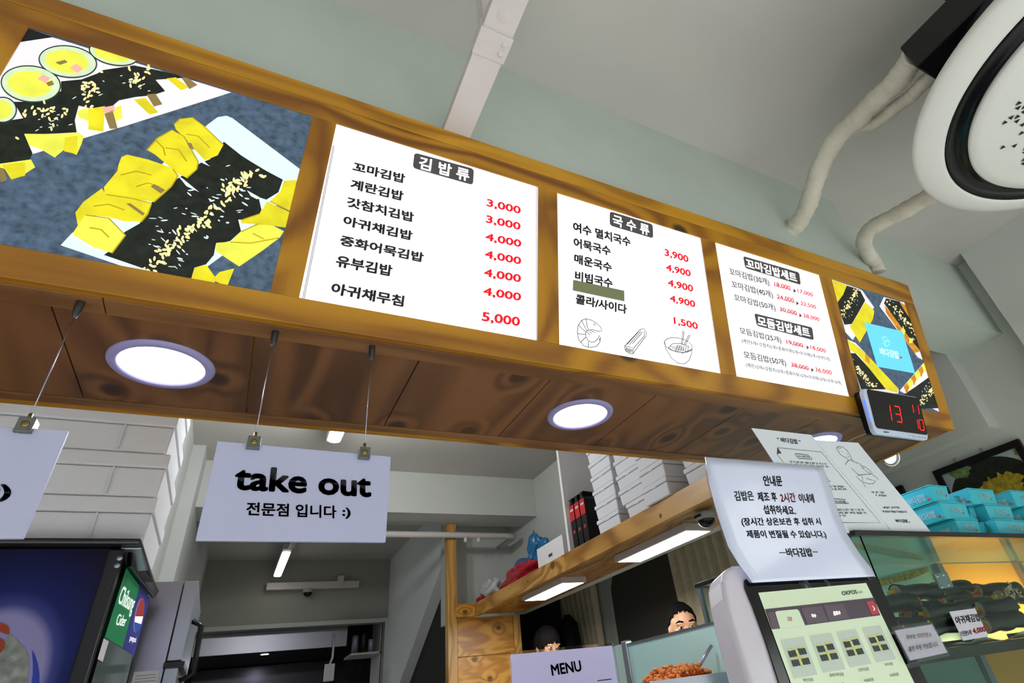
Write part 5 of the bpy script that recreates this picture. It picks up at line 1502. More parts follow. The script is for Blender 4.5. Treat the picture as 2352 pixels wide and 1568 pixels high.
t2, _, _ = card('leaflet', 'right of two white leaflet sheets standing on the case, with a line drawing', PLf2, [zl(880, 205), zl(1385, 238), (2139, 1222), (2052, 1222.5)], M_leaf,
     [('line_drawing', M_ink, [seg_line(q, .0012) for q in ([(1140, 320), (1138, 290), (1165, 278), (1210, 290), (1260, 330), (1290, 380), (1310, 430)], [(1140, 320), (1170, 365), (1200, 390), (1250, 415), (1270, 445)], [(1150, 300), (1190, 300)], [(1160, 320), (1175, 340)],
        [(1270, 448), (1245, 480), (1240, 498)], [(1310, 430), (1340, 462), (1390, 476)], [(1270, 448), (1300, 440), (1340, 462)], [(1312, 535), (1350, 575), (1400, 620)], [(1400, 476), (1440, 520), (1480, 570), (1540, 606)], [(1420, 510), (1470, 520), (1520, 560), (1558, 600)],
        [(1380, 620), (1450, 610), (1540, 605), (1600, 640), (1626, 672)], [(1420, 620), (1442, 650), (1436, 695), (1500, 716), (1560, 718), (1592, 690), (1540, 672), (1480, 655)], [(1360, 630), (1390, 660), (1436, 695)], [(1425, 530), (1450, 545)], [(1440, 700), (1475, 760)], [(1195, 340), (1205, 346)], [(1250, 362), (1262, 368)], [(1270, 390), (1268, 412)])]),
      ('lettering', M_ink, [('marks', zl(1548, 828), zl(1694, 832), zl(1540, 806), [2, 2, 3]), ('marks', zl(1594, 864), zl(1722, 868), zl(1588, 842), [1, 5]), ('marks', zl(1688, 1010), zl(1876, 1010), zl(1680, 986), [4, 5]),
                            ('제 정성과 마음을 다 담았습니다.', zl(1680, 1058), zl(1966, 1060), zl(1668, 1032), .024), ('바다김밥', zl(1836, 1174), zl(1976, 1176), zl(1822, 1134), .03)]),
      ('red_dot', M_redink, [('fill', [zl(*p) for p in ell(1988, 1170, 8, 8)])])])

# teal lunch boxes on the case
M_teal = mat('teal_carton', '#38b6c6', .35); M_teals = mat('teal_carton_side', '#1f8fb4', .35); M_tealin = mat('carton_inside', '#2b2c28', .7)


def teal(name, label, x0, y0, z0, dx, dy, dz, text_front=True, side=True):
    t = thing('lunch_box', label, 'box', (x0 + dx / 2, y0 + dy / 2, z0), 'teal cartons stacked on the glass case')
    i = .006
    MB().hexa([(x0 + i, y0 + i, z0), (x0 + dx - i, y0 + i, z0), (x0 + dx - i, y0 + dy, z0), (x0 + i, y0 + dy, z0)], [(x0, y0, z0 + dz - .004), (x0 + dx, y0, z0 + dz - .004), (x0 + dx, y0 + dy, z0 + dz - .004), (x0, y0 + dy, z0 + dz - .004)]).build('tray', M_teal, t, .001)
    MB().box((x0 - .001, y0 - .001, z0 + dz - .0035), (x0 + dx + .001, y0 + dy + .001, z0 + dz - .001)).build('lid', M_teal, t)
    mb = MB()
    if text_front: write3(mb, '바다김밥', (x0 + dx * .32, y0 + .003 - .0015, z0 + dz * .36), (dx * .4, 0, 0), (0, -.002, dz * .32), .03)
    if side: write3(mb, '바다김밥', (x0 + .0015, y0 + dy * .5, z0 + dz * .2), (0, -dy * .34, 0), (-.003, 0, dz * .42), .03)
    if mb.v: mb.build('lettering', mat('white_print', '#dfeef0', .5), t)
    mb = MB()
    if text_front: mb.lathe([(0, .0005), (.003, .0005), (.003, 0)], (x0 + dx * .76, y0 + .0015, z0 + dz * .36), (0, -1, 0), n=10)
    if side: mb.lathe([(0, .0008), (.004, .0008), (.004, 0)], (x0 + .0015, y0 + dy * .12, z0 + dz * .22), (-1, 0, 0), n=10)
    if mb.v: mb.build('red_dot', M_redink, t)


zt_ = KZ + .0065
zb_ = Z(452 / 2352, 1900, 960)
def xz(x, y, yy): return YP(yy).at(*zb_(x, y))
YT = KY0 + .035
c3, c2, c1 = xz(1600, 1360, YT), xz(1420, 1168, YT), xz(1305, 985, YT)
x3 = xz(1505, 1175, YT); x3r = xz(1860, 1352, YT)
th = (xz(1305, 985, YT).z - zt_) / 2.0
wd = [(1600, 1870, 'bottom'), (1420, 1735, 'middle'), (1305, 1510, 'top')]
ys = [1360, 1168, 985]
for k in range(3):
    a = xz(wd[k][0], ys[k], YT); b_ = xz(wd[k][1], ys[k] + (14 if k == 1 else 0), YT)
    teal('lunch_box', 'teal carton with a red dot, %s of the left stack beside the leaflet' % wd[k][2], a.x, YT, zt_ + k * th, max(.07, b_.x - a.x), .16, th - .001)
a = xz(1870, 1362, YT + .04); 
teal('lunch_box', 'small teal carton end at the bottom, between left and middle stacks', xz(1805, 1232, YT + .02).x + .015, YT + .02, zt_, xz(2075, 1358, YT - .01).x - xz(1805, 1232, YT + .02).x - .019, .15, th - .001, side=False)
teal('lunch_box', 'teal carton end second from the bottom, between left and middle stacks', xz(1660, 1040, YT + .03).x + .008, YT + .03, zt_ + th, xz(1990, 1212, YT).x - xz(1660, 1040, YT + .03).x - .02, .15, th - .001, side=False)
teal('lunch_box', 'teal carton end at the top, just right of the left stack', xz(1490, 930, YT + .04).x + .008, YT + .04, zt_ + 2 * th, max(.03, xz(1790, 1055, YT).x - xz(1490, 930, YT + .04).x - .012), .14, th - .012, side=False)
a = xz(2075, 1358, YT - .01); teal('lunch_box', 'wide teal carton at the bottom of the middle stack', a.x, YT - .01, zt_, .20, .15, th - .001, side=False)
a = xz(1990, 1212, YT); teal('lunch_box', 'wide teal carton in the middle of the middle stack', a.x - .008, YT, zt_ + th, .15, .15, th - .001, side=False)
a = xz(1790, 1055, YT); teal('lunch_box', 'wide teal carton on top of the middle stack with a curled lid', a.x, YT, zt_ + 2 * th, .145, .15, th - .001)
a = xz(2250, 1040, YT); teal('lunch_box', 'teal carton at the far right, second from the bottom', a.x + .05, YT + .0, zt_ + th, .17, .15, th - .001)
a = xz(2240, 1030, YT); teal('lunch_box', 'teal carton at the far right, topmost of the right stack', a.x + .02, YT, zt_ + 2 * th, .17, .15, th + .004)

# ------------------------------------------------------------------ ordering kiosk and the laminated notice on it
zk = Z(480 / 2295, 1660, 1240)
PK = leanplane(YP(.64).at(1710, 1335), 1253, -150)
kn = PK.n if PK.n.y < 0 else -PK.n
kt = PK.at(1710, 1335); kb = PK.at(1900, 1560)
ks = thing('order_kiosk', 'white rimmed self order kiosk with a black bezelled touch screen', 'kiosk', (kb.x, kb.y + .05, 0))
M_kw = mat('kiosk_white', '#d9d3de', .25, coat=.3)
ol = [zk(*p) for p in [(60, 300), (120, 268), (300, 262), (1560, 270), (1640, 330), (1720, 460), (1990, 985), (2120, 1270), (2320, 1700), (2420, 1920), (420, 1920), (330, 1700), (250, 1400), (100, 900), (30, 620), (2, 440), (15, 350)]]
MB().prism([PK.at(*p) for p in ol], -kn * .042).build('shell', M_kw, ks, .012, 4)
bz = [zk(*p) for p in [(300, 470), (1660, 392), (1700, 430), (1960, 980), (2260, 1580), (2400, 1900), (770, 1900), (620, 1560), (480, 1130), (330, 720), (245, 520), (240, 440), (262, 425)]]
MB().prism([PK.at(*p, .003) for p in bz], -kn * .002).build('bezel', mat('bezel_black', '#09090a', .12), ks)
M_scr = mat('lit_screen', '#b9c8ac', .3, emit=.42, ecol='#c2d0b4')
M_sbar = mat('screen_bar', '#4a3f4a', .3, emit=.22); M_stab = mat('screen_tab', '#5a4e58', .3, emit=.25); M_sred = mat('screen_red', '#a6383e', .3, emit=.35)
M_spho = mat('screen_photo', '#a9b4a8', .3, emit=.38); M_snor = mat('screen_seaweed', '#1d2a28', .3, emit=.15); M_syel = mat('screen_yellow', '#b9bd62', .3, emit=.35); M_stxt = mat('screen_text', '#5d6a66', .3, emit=.2); M_sred2 = mat('screen_red_text', '#a8403c', .3, emit=.3)
mb = MB(); fill(mb, PK, [zk(*p) for p in [(390, 577), (1575, 470), (2105, 1568), (2190, 1760), (830, 1760), (750, 1568)]], .004); scr = mb.build('screen', M_scr, ks)
def kp(polys, nm, m_, off): 
    b = MB()
    for p in polys:
        fill(b, PK, [zk(*a) for a in p], off)
        if len(polys) < 8: b.build(nm, m_, scr); b = MB()
    if b.v: b.build(nm, m_, scr)
kp([[(462, 758), (1660, 630), (1730, 825), (902, 935), (632, 970), (540, 978)]], 'menu_bar', M_sbar, .0046)
kp([[(575, 790), (600, 778), (815, 758), (838, 775), (905, 936), (632, 972)]], 'active_tab', M_scr, .0052)
kp([[(860, 748), (1085, 728), (1155, 892), (930, 922)], [(1110, 718), (1325, 698), (1392, 858), (1168, 890)], [(490, 796), (560, 790), (630, 968), (548, 976)]], 'tabs', M_stab, .0050)
kp([[(1575, 682), (1650, 662), (1728, 808), (1640, 822)]], 'next_button', M_sred, .0052)
b = MB()
for t_, bl, br, tl in (('국수', (982, 852), (1032, 848), (970, 812)), ('음료수', (1222, 828), (1300, 818), (1210, 782))): write(b, PK, t_, zk(*bl), zk(*br), zk(*tl), .02, .0058)
stroke(b, [PK.at(*zk(*p), .0058) for p in ((1644, 722), (1668, 748), (1660, 772))], .0012, kn)
b.build('tab_lettering', M_pwhite, scr)
b = MB(); write(b, PK, '김밥', zk(716, 888), zk(768, 884), zk(704, 842), .02, .0058); b.build('tab_lettering', M_sred2, scr)
b = MB(); write(b, PK, 'OKPOS', zk(1316, 608), zk(1482, 588), zk(1302, 562), .04, .0048); write(b, PK, 'KIOSK', zk(1490, 584), zk(1540, 578), zk(1482, 562), .01, .0048)
for t_, bl, br, tl in (('계란김밥', (888, 1556), (1000, 1546), (876, 1520)), ('중화어묵김밥', (1180, 1504), (1336, 1488), (1168, 1466)), ('갓참치김밥', (1494, 1446), (1612, 1428), (1482, 1410)), ('유부김밥', (1784, 1384), (1876, 1372), (1774, 1350)), ('4,000원', (1556, 1560), (1664, 1548), (1544, 1520)), ('4,000원', (1840, 1504), (1938, 1490), (1828, 1464)), ('4,000원', (940, 1660), (1040, 1650), (930, 1625)), ('4,000원', (1240, 1610), (1340, 1598), (1230, 1572))):
    write(b, PK, t_, zk(*bl), zk(*br), zk(*tl), .015, .0048)
b.build('screen_lettering', M_stxt, scr)
qs = [[(638, 1096), (890, 1062), (1042, 1475), (790, 1520)], [(958, 1050), (1190, 1018), (1352, 1415), (1105, 1455)], [(1252, 1005), (1462, 975), (1636, 1355), (1400, 1398)], [(1530, 962), (1728, 935), (1905, 1305), (1692, 1342)]]
kp(qs, 'item_photos', M_spho, .0048)
random.seed(2)
def bil(q, u, v):
    (ax, ay), (bx, by), (cx, cy), (dx, dy) = q
    return ((ax * (1 - u) + bx * u) * (1 - v) + (dx * (1 - u) + cx * u) * v, (ay * (1 - u) + by * u) * (1 - v) + (dy * (1 - u) + cy * u) * v)
nb, yb3 = [], []
for q_ in qs:
    for (u, v) in ((.28, .38), (.72, .36), (.28, .62), (.72, .62)):
        for k in range(3):
            uu = u + (k - 1) * .11
            nb.append([bil(q_, uu - .055, v - .085), bil(q_, uu + .05, v - .09 + .02 * random.random()), bil(q_, uu + .055, v + .085), bil(q_, uu - .05, v + .08)])
            yb3.append([bil(q_, uu - .05, v - .13), bil(q_, uu + .04, v - .13), bil(q_, uu + .04, v - .09), bil(q_, uu - .05, v - .09)])
    for k in range(4): yb3.append([bil(q_, .47, .3 + k * .1), bil(q_, .56, .32 + k * .1), bil(q_, .54, .4 + k * .1), bil(q_, .45, .38 + k * .1)])
kp(nb, 'photo_seaweed', M_snor, .0054); kp(yb3, 'photo_egg', M_syel, .0056)
b = MB()
for (u, v), r in (((890, 468), .010), ((1150, 478), .006), ((955, 520), .0055)):
    b.lathe([(0, .0008), (r, .0006), (r * 1.05, 0)], PK.at(*zk(u, v), .003), kn, n=20)
b.build('sensor_lenses', mat('sensor_glass', '#2a2d2e', .08), ks)
# stand
MB().prism([(kb.x - .08, kb.y + .05, 0.02), (kb.x + .08, kb.y + .05, 0.02), (kb.x + .08, kb.y + .10, 0.02), (kb.x - .08, kb.y + .10, 0.02)], (0, 0, Z0 - .12)).build('column', M_kw, ks, .01)
MB().box((kb.x - .22, kb.y - .12, 0), (kb.x + .22, kb.y + .26, .02)).build('foot_plate', M_kw, ks, .005)
# body below the picture's edge
lo = [PK.at(*zk(430, 1915)), PK.at(*zk(2415, 1915))]
zz = Z0 - .14
dl = (lo[0] - PK.at(*zk(100, 900))).normalized()

# the laminated notice: a sheet stuck along the kiosk top, curving back as it rises
zn = Z(752 / 1939, 1600, 960)
Lp = [(50, 232), (75, 400), (125, 580), (185, 760), (245, 860), (290, 918), (330, 975)]
Rp = [(743, 288), (785, 400), (835, 560), (890, 690), (960, 800), (1030, 890), (1055, 938)]
b0, b1 = PK.at(*zn(*Lp[-1]), .008), PK.at(*zn(*Rp[-1]), .008)
PN = leanplane(b0, 1000, -900)
def sheet_pt(u, v, off=0.0):                   # u across, v down; rows follow the sheet's curve
    k = v * (len(Lp) - 1); i = min(int(k), len(Lp) - 2); f = k - i
    l = (Lp[i][0] * (1 - f) + Lp[i + 1][0] * f, Lp[i][1] * (1 - f) + Lp[i + 1][1] * f)
    r = (Rp[i][0] * (1 - f) + Rp[i + 1][0] * f, Rp[i][1] * (1 - f) + Rp[i + 1][1] * f)
    return PN.at(*zn(l[0] * (1 - u) + r[0] * u, l[1] * (1 - u) + r[1] * u), off)
nt1 = thing('laminated_notice', 'curled laminated notice stuck to the kiosk top with a red two hour warning', 'notice', tuple((b0 + b1) / 2))
M_lam = mat('laminated_paper', '#d6dcf4', .12, coat=.6)
g = MB(); g.grid(lambda u, v: sheet_pt(u, v), 12, 18); s_ = g.build('sheet', M_lam, nt1)
sd = s_.modifiers.new('thick', 'SOLIDIFY'); sd.thickness = .0012
g = MB()
bd = .0016
for (u0, u1, v0, v1) in ((-.012, 0, -.012, 1.0), (1, 1.012, -.012, 1.0), (0, 1, -.014, 0)):
    g.grid(lambda u, v: sheet_pt(min(1, max(0, u0 + (u1 - u0) * u)), max(0, v0 + (v1 - v0) * v), 0) + Vector(((u0 + (u1 - u0) * u - min(1, max(0, u0 + (u1 - u0) * u))) * .25, 0, -min(0, v0 + (v1 - v0) * v) * .2)), 4, 18)
g.build('clear_margin', M_acryl, nt1)
def wN(lst, nm, m_):
    b = MB()
    for t_, bl, br, tl, bo in lst: write(b, PN, t_, zn(*bl), zn(*br), zn(*tl), bo, .0016)
    b.build(nm, m_, nt1)
wN([('안내문', (400, 402), (512, 404), (390, 338), .032), ('제조 후', (368, 494), (482, 494), (356, 436), .03), ('이내에', (612, 502), (702, 502), (600, 446), .03), ('섭취하세요.', (402, 568), (592, 574), (390, 512), .03),
    ('(장시간 상온보관 후 섭취 시', (272, 644), (744, 640), (260, 588), .03), ('제품이 변질될 수 있습니다.)', (304, 718), (776, 716), (290, 662), .03), ('바다김밥', (540, 822), (694, 820), (524, 768), .032)], 'lettering', mat('navy_black_ink', '#16182c', .4))
wN([('김밥은', (230, 490), (344, 488), (218, 430), .03)], 'lettering', mat('teal_ink', '#33525a', .4))
wN([('2시간', (502, 500), (592, 498), (490, 442), .03)], 'red_lettering', mat('deep_red_ink', '#9c1f26', .4))
b = MB()
for q_ in (((490, 796), (528, 796)), ((686, 792), (718, 792))): stroke(b, [PN.at(*zn(*q_[0]), .0016), PN.at(*zn(*q_[1]), .0016)], .0014, PN.n)
b.build('dashes', mat('navy_black_ink', '#16182c', .4), nt1)

# small take out card in its clear sleeve on the kiosk edge
z = Z(352 / 1586, 2000, 1220)
PSl = Pl(PK.p + (kn * .012), PK.n)
t3, pts3, n3 = card('sleeve_card', 'white card in a clear sleeve at the kiosk edge, part of its text red', PSl, [z(250, 1025), z(632, 962), z(792, 1252), z(410, 1334)], mat('bright_white_card', '#dcdbe6', .3),
     [('lettering', M_ink, [('국수는', z(372, 1124), z(470, 1106), z(360, 1076), .01), ('홀만 주문 가능합니다.', z(398, 1248), z(706, 1190), z(384, 1192), .01)]), ('red_lettering', mat('pink_red_ink', '#c0405a', .4), [('포장주문 X', z(488, 1104), z(634, 1092), z(474, 1056), .01)])])
MB().prism([PSl.at(*p, .003) for p in [z(215, 985), z(630, 925), z(820, 1285), z(400, 1372)]], -kn * .001).build('clear_sleeve', M_acryl, t3)

# ------------------------------------------------------------------ right wall: pictures, small lamp
XP_ = XP(XW - .005)
zp_ = Z(452 / 2352, 1900, 960)
a = XP_.at(*zp_(1272, 640)); 
pz1 = a.z; py1 = a.y
bb = XP_.at(*zp_(1400, 880)); py0 = XP_.at(*zp_(2300, 250)).y
pzb = pz1 - (py1 - py0) * .72
pc = thing('framed_picture', 'black framed photograph of a dark bowl of yellow food on the right wall', 'picture', (XW - .02, (py0 + py1) / 2, pzb))
fw = .030
MB().box((XW - .022, py0, pz1 - fw), (XW - .002, py1, pz1)).box((XW - .022, py0, pzb), (XW - .002, py1, pzb + fw)).box((XW - .022, py1 - fw, pzb + fw), (XW - .002, py1, pz1 - fw)).box((XW - .022, py0, pzb + fw), (XW - .002, py0 + fw, pz1 - fw)).build('frame', M_black, pc, .002)
im = MB().poly([(XW - .010, py0 + fw, pzb + fw), (XW - .010, py1 - fw, pzb + fw), (XW - .010, py1 - fw, pz1 - fw), (XW - .010, py0 + fw, pz1 - fw)]).build('print', mat('print_pale_blue', '#aeb9bb', .3), pc)
cy, cz_ = (py0 + py1) / 2 - .01, (pzb + pz1) / 2 - .03
R0 = (py1 - py0) * .47
def disc(m, ry, rz, oy, oz, x, n=40, jag=0, seed=1):
    random.seed(seed); b = MB()
    b.poly([(x, cy + oy + ry * math.cos(t_) * (1 + random.uniform(-jag, jag)), cz_ + oz + rz * math.sin(t_) * (1 + random.uniform(-jag, jag))) for t_ in [2 * PI * k / n for k in range(n)]]); return b
def fit(b): 
    b.v = [(x, min(max(y, py0 + fw), py1 - fw), min(max(z_, pzb + fw), pz1 - fw)) for x, y, z_ in b.v]; return b
fit(disc(None, R0, R0 * .80, 0, 0, XW - .0105)).build('printed_bowl', mat('print_dark_bowl', '#1d211a', .3, noise=.7, nscale=40), im)
b = fit(disc(None, R0 * .52, R0 * .36, -.03, -.0, XW - .0115, 46, .22, 5)); b.build('printed_sprouts', mat('print_yellow_food', '#a8912a', .3, noise=.45, nscale=60), im)
b = fit(disc(None, R0 * .26, R0 * .2, .10, .14, XW - .0115, 30, .2, 6)); c2_ = fit(disc(None, R0 * .22, R0 * .2, -.19, .13, XW - .0115, 30, .2, 7)); b.v += c2_.v; n0 = 30; b.f += [[i + n0 for i in f] for f in c2_.f]; b.m += c2_.m; b.sm += c2_.sm
b.build('printed_leaves', mat('print_pale_green', '#75905a', .3, noise=.4, nscale=60), im)
mb = MB()
for yy in (py1 - .12, py0 + .16): mb.tube([(XW - .006, yy, pz1), (XW - .006, yy + .006, pz1 + .02), (XW - .001, yy, pz1 + .022)], .003, 6)
mb.build('hanging_hooks', M_steel, pc)
q_ = XP_.at(*zp_(855, 805)); q2 = XP_.at(*zp_(930, 880)); q3 = XP_.at(*zp_(900, 800))
pc2 = thing('framed_picture', 'corner of a second black picture frame showing behind the leaflet sheet', 'picture', (XW - .02, q3.y + .2, q3.z - .3))
yy1, yy0, zt2, zb2 = q3.y + .45, q3.y, q3.z, q3.z - .32
MB().box((XW - .022, yy0, zt2 - fw), (XW - .002, yy1, zt2)).box((XW - .022, yy0, zb2), (XW - .002, yy1, zb2 + fw)).box((XW - .022, yy1 - fw, zb2 + fw), (XW - .002, yy1, zt2 - fw)).box((XW - .022, yy0, zb2 + fw), (XW - .002, yy0 + fw, zt2 - fw)).build('frame', M_black, pc2, .002)
MB().poly([(XW - .010, yy0 + fw, zb2 + fw), (XW - .010, yy1 - fw, zb2 + fw), (XW - .010, yy1 - fw, zt2 - fw), (XW - .010, yy0 + fw, zt2 - fw)]).build('print', mat('print_pale_blue', '#aeb9bb', .3), pc2)
wl = XP(XW - .110).at(2043, 1049)
lt = thing('wall_lamp', 'small round lit lamp on the wall just past the sign end', 'light', (XW - .097, wl.y, wl.z))
MB().lathe([(.0, .012), (.032, .012), (.034, .008)], (XW - .098, wl.y, wl.z), (-1, 0, 0), n=32).build('diffuser', M_lamp, lt)
MB().lathe([(.034, .010), (.042, .008), (.044, 0)], (XW - .098, wl.y, wl.z), (-1, 0, 0), n=32).build('rim', M_white, lt)

# dark board and curtains beyond the staff
XD = XW - .012
PD = XP(XD)
dbd = thing('dark_board', 'large dark grey panel on the wall behind the staff', 'panel', (XD, 4, 1.8))
da, db_, dc_, dd_ = PD.at(1415, 1312), PD.at(1545, 1262), PD.at(1566, 1395), PD.at(1421, 1482)
e1_ = PD.at(1403, 1352)
MB().prism([(XD, da.y, SZ1 + .3), (XD, db_.y, SZ1 + .3), (XD, dc_.y, .9), (XD, dd_.y, .9), (XD, e1_.y, e1_.z)], (.010, 0, 0)).build('board', mat('dark_board', '#4d4c46', .5), dbd)


def curtain(label, y0, y1, z0, z1, x, gather=0.0):
    t = thing('curtain', label, 'curtain', (x, (y0 + y1) / 2, z0), 'beige curtains behind the staff')
    b = MB()
    n = 60
    def fn(u, v):
        yy0, yy1 = y0, y1 + gather * (1 - v)
        y = yy0 + (yy1 - yy0) * u
        return Vector((x + .022 * math.sin(u * 44 + .6 * math.sin(v * 3)) - .02, y, z0 + (z1 - z0) * v))
    b.grid(fn, 90, 12)
    o = b.build('cloth', mat('beige_cloth', '#cdc3a6', .85, noise=.08, nscale=30), t)
    o.modifiers.new('thick', 'SOLIDIFY').thickness = .003
    MB().tube([(x - .02, min(y0, y1) - .1, z1 + .01), (x - .02, max(y0, y1) + .1, z1 + .01)], .010, 10).build('rod', M_wmetal, t)


c0, c1_ = PD.at(1545, 1290).y, PD.at(1640, 1300).y
curtain('straight beige curtain right of the dark panel', c1_ - .3, c0 - .02, .5, SZ1 + .4, XD - .03)
c0, c1_ = PD.at(1295, 1395).y, PD.at(1385, 1400).y
curtain('beige curtain swept aside left of the dark panel', c1_, c0, .5, SZ1 + .45, XD - .03, -.5)
MB_ = MB().box((XD - .004, e1_.y + .02, .5), (XD + .01, PD.at(1392, 1400).y, SZ1 + .45))
o = thing('pale_pilaster', 'pale upright strip between the swept curtain and the dark panel', 'panel', (XD, e1_.y + .1, .5)); MB_.build('strip', M_beam, o)
o = thing('grey_wall_panel', 'dark grey wall panel far behind the seated man', 'panel', (XD, 6.2, .3))
pa_ = PD.at(1288, 1400).y
MB().box((XD, pa_ + .02, .3), (XD + .011, YK - .005, SZ1 + .2)).build('panel', mat('mid_grey_panel', '#4a4a50', .7), o)


# ------------------------------------------------------------------ the two men behind the counter
M_skin = mat('skin', '#b98a6a', .5, noise=.05, nscale=20); M_hair = mat('black_hair', '#0a0808', .85, noise=.4, nscale=120, spec=.12)
M_shirt = mat('dark_shirt', '#1a1b20', .8); M_shirt2 = mat('grey_shirt', '#4a4c52', .8); M_eye = mat('eye_white', '#d8d2cc', .3); M_iris = mat('iris', '#150d08', .2); M_lip = mat('lips', '#9a5f52', .5)


def remesh(b, name, m, par, vox, sm=4):
    me = b.mesh(name + '_raw', m); o = bpy.data.objects.new(name, me); C.objects.link(o)
    md = o.modifiers.new('r', 'REMESH'); md.mode = 'VOXEL'; md.voxel_size = vox; md.use_smooth_shade = True
    m2 = o.modifiers.new('s', 'SMOOTH'); m2.factor = .5; m2.iterations = sm
    dg = bpy.context.evaluated_depsgraph_get(); dg.update()
    nm = bpy.data.meshes.new_from_object(o.evaluated_get(dg))
    o.modifiers.clear(); o.data = nm; nm.name = name
    adopt(o, par); return o


def person(label, eye, yaw, tilt, hair_kind, shirt, floor_z=0.0):
    e = Vector(eye)                            # point midway between the eyes
    t = thing('person', label, 'person', (e.x, e.y, floor_z))
    Rz = Matrix.Rotation(yaw, 3, 'Z')          # yaw 0 looks to -y
    Rh = Rz @ Matrix.Rotation(tilt, 3, 'X')
    hc = e + Rh @ Vector((0, .078, .0))        # head centre
    f = lambda x, y, z: hc + Rh @ Vector((x, y, z))
    b = MB()
    b.ball(f(0, .005, .022), (.076, .095, .098), n=28, m=20, rot=Rh)        # skull
    b.ball(f(0, -.022, -.055), (.060, .066, .078), n=24, m=16, rot=Rh)      # face and jaw
    b.ball(f(0, -.062, -.105), (.030, .026, .024), rot=Rh)                  # chin
    for s in (-1, 1):
        b.ball(f(s * .040, -.058, -.028), (.026, .022, .022), rot=Rh)       # cheekbone
        b.ball(f(s * .030, -.080, .020), (.030, .014, .010), rot=Rh)        # brow ridge
        b.ball(f(s * .078, .008, -.012), (.010, .020, .032), rot=Rh)        # ear
        b.ball(f(s * .010, -.094, -.050), (.010, .011, .009), rot=Rh)
    b.ball(f(0, -.092, -.032), (.011, .016, .030), rot=Rh)                  # nose
    b.ball(f(0, -.102, -.046), (.011, .011, .010), rot=Rh)
    b.ball(f(0, -.080, -.082), (.025, .014, .012), rot=Rh)                  # mouth mound
    nk = hc + Vector((0, .015, -.10)); sh_z = hc.z - .27
    bx = lambda x, y, z: Vector((hc.x, hc.y + .03, 0)) + Rz @ Vector((x, y, 0)) + Vector((0, 0, z))
    b.tube([hc + Vector((0, .02, -.06)), bx(0, 0, sh_z + .06), bx(0, 0, sh_z - .02)], [.054, .056, .075], 18)
    b.tube([bx(0, 0, sh_z + .01), bx(0, -.01, sh_z - .15), bx(0, 0, sh_z - .32), bx(0, 0, sh_z - .52)], [.085, .145, .135, .15], 20)
    b.tube([bx(-.19, 0, sh_z - .03), bx(0, 0, sh_z + .0), bx(.19, 0, sh_z - .03)], [.062, .075, .062], 16)
    for s in (-1, 1):
        el_, wr = bx(s * .245, .02, sh_z - .33), bx(s * .20, -.20, sh_z - .42)
        b.tube([bx(s * .195, 0, sh_z - .03), bx(s * .225, .01, sh_z - .18), el_, (el_ + wr) / 2, wr], [.058, .048, .040, .036, .026], 14)
        d = (wr - el_).normalized(); sdv = d.cross(Vector((0, 0, 1))).normalized()
        b.ball(wr + d * .045, (.040, .046, .018), rot=Rz)
        for q in range(4):
            st_ = wr + d * .075 + sdv * (-.030 + q * .020)
            b.tube([st_, st_ + d * .030 - Vector((0, 0, .006)), st_ + d * (.052 + .008 * (1 - abs(q - 1.5))) - Vector((0, 0, .022))], [.010, .009, .007], 8)
        b.tube([wr + d * .03 - sdv * s * .034, wr + d * .055 - sdv * s * .055, wr + d * .082 - sdv * s * .058], [.012, .010, .008], 8)
        b.tube([bx(s * .085, 0, sh_z - .50), bx(s * .095, -.01, (sh_z - .50) * .52), bx(s * .095, .0, .09)], [.090, .062, .042], 16)
        b.ball(bx(s * .095, -.06, .045), (.045, .12, .045), rot=Rz)
    remesh(b, 'body', M_skin, t, .0085, 3)
    # clothing follows the body
    c = MB()
    c.tube([bx(0, 0, sh_z + .030), bx(0, -.01, sh_z - .15), bx(0, 0, sh_z - .32), bx(0, 0, sh_z - .58)], [.088, .158, .150, .165], 24)
    c.tube([bx(-.20, 0, sh_z - .03), bx(0, 0, sh_z - .0), bx(.20, 0, sh_z - .03)], [.072, .086, .072], 18)
    for s in (-1, 1): c.tube([bx(s * .195, 0, sh_z - .03), bx(s * .225, .01, sh_z - .18), bx(s * .240, .018, sh_z - .27)], [.070, .062, .058], 16)
    remesh(c, 'shirt', shirt, t, .012, 4)
    tr_ = MB()
    tr_.tube([bx(0, 0, sh_z - .50), bx(0, 0, sh_z - .62)], [.160, .158], 20)
    for s in (-1, 1): tr_.tube([bx(s * .085, 0, sh_z - .54), bx(s * .095, -.01, (sh_z - .50) * .52), bx(s * .095, 0, .10)], [.102, .076, .062], 16)
    remesh(tr_, 'trousers', M_black, t, .014, 3)
    # hair
    h_ = MB()
    random.seed((3 if hair_kind == 'fringe' else 4))
    def hf(u, v):
        az = u * 2 * PI
        front = max(0, -math.sin(az))          # towards the face
        side = abs(math.cos(az)) ** 3
        jag = .05 * math.sin(az * 17 + 1) + .04 * math.sin(az * 29)
        if hair_kind == 'short': low = 1.95 - 1.02 * front ** .45 + jag
        else: low = 2.0 - .58 * front ** 1.0 + .12 * side + jag
        th_ = low * v
        tuft = .022 * math.sin(az * 13 + 5 * v) * math.sin(v * 8 + az * 2) + .012 * math.sin(az * 31 + v * 11)
        r = 1.05 + tuft + (.075 * (1 - v * .7) * (1 - .4 * side) if hair_kind == 'short' else .085 * (1 - .35 * v))
        return f(.078 * r * math.sin(th_) * math.cos(az), .005 + .097 * r * math.sin(th_) * math.sin(az), .022 + .100 * r * math.cos(th_))
    h_.grid(hf, 120, 26)
    o = h_.build('hair', M_hair, t); md = o.modifiers.new('thick', 'SOLIDIFY'); md.thickness = .012; md.offset = -1
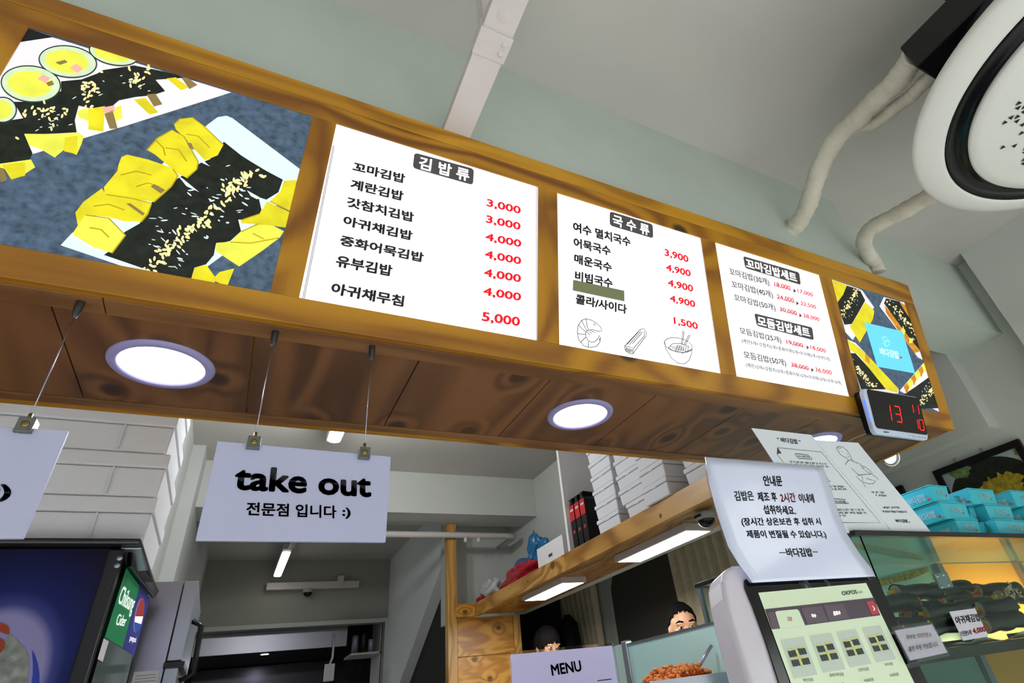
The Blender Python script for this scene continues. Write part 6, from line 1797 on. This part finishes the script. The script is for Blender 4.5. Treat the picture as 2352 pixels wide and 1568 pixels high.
    for s in (-1, 1):
        ec = f(s * .032, -.076, 0.0)
        eb = MB().ball(ec, (.0150, .0130, .0062), n=16, m=10, rot=Rh).build('eye', M_eye, t)
        MB().ball(f(s * .032, -.0865, 0.0), (.0068, .0045, .0072), n=14, m=8, rot=Rh).build('iris', M_iris, eb)
        MB().tube([f(s * .047, -.079, .006), f(s * .032, -.0885, .0105), f(s * .017, -.085, .005)], [.002, .0034, .002], 8).build('upper_eyelid', M_skin, t)
        MB().tube([f(s * .056, -.076, .026), f(s * .038, -.091, .034), f(s * .016, -.094, .029)], [.0025, .0048, .003], 8).build('eyebrow', M_hair, t)
    MB().tube([f(-.022, -.090, -.083), f(0, -.096, -.081), f(.022, -.090, -.083)], [.003, .0055, .003], 8).build('lips', M_lip, t)
    return t


d1 = ray(1577, 1440); p = _w(d1 * 3.1)
person('man with short black hair looking over the mint glass, only eyes and forehead showing', p, -.45, .10, 'short', M_shirt2)
d2 = ray(1272, 1487); p = _w(d2 * 3.85)
person('man with a black fringe behind the MENU stand, only eyes and hair showing', p, .15, .18, 'fringe', M_shirt)
bp_ = _w(ray(1306, 1440) * 5.0)
o = thing('black_coat', 'black coat hanging beside the swept curtain', 'coat', (bp_.x, bp_.y, 1.0))
b = MB(); b.tube([(bp_.x, bp_.y, bp_.z + .10), (bp_.x, bp_.y, bp_.z + .02), (bp_.x + .02, bp_.y, Z0 - .1), (bp_.x + .04, bp_.y, .45)], [.03, .09, .13, .16], 20)
b.build('coat', M_black, o)

# unseen ceiling lamps added behind the viewer to light the dining room
for k, (x, y) in enumerate(FILL_LAMPS):
    t = thing('ceiling_lamp', ['flat ceiling lamp over the left of the dining room', 'flat ceiling lamp over the right of the dining room'][k], 'light', (x, y, CZ))
    MB().box((x - .62, y - .16, CZ - .05), (x + .62, y + .16, CZ - .001)).build('housing', M_wmetal, t, .004)
    MB().box((x - .6, y - .14, CZ - .054), (x + .6, y + .14, CZ - .049)).build('diffuser', mat('dining_lamp', '#fff8ea', .5, emit=2), t)
    area('dining_lamp_glow', (x, y, CZ - .07), (0, 0, 0), 1.2, .28, 125, (.96, 1, 1), 'RECTANGLE', math.radians(100))
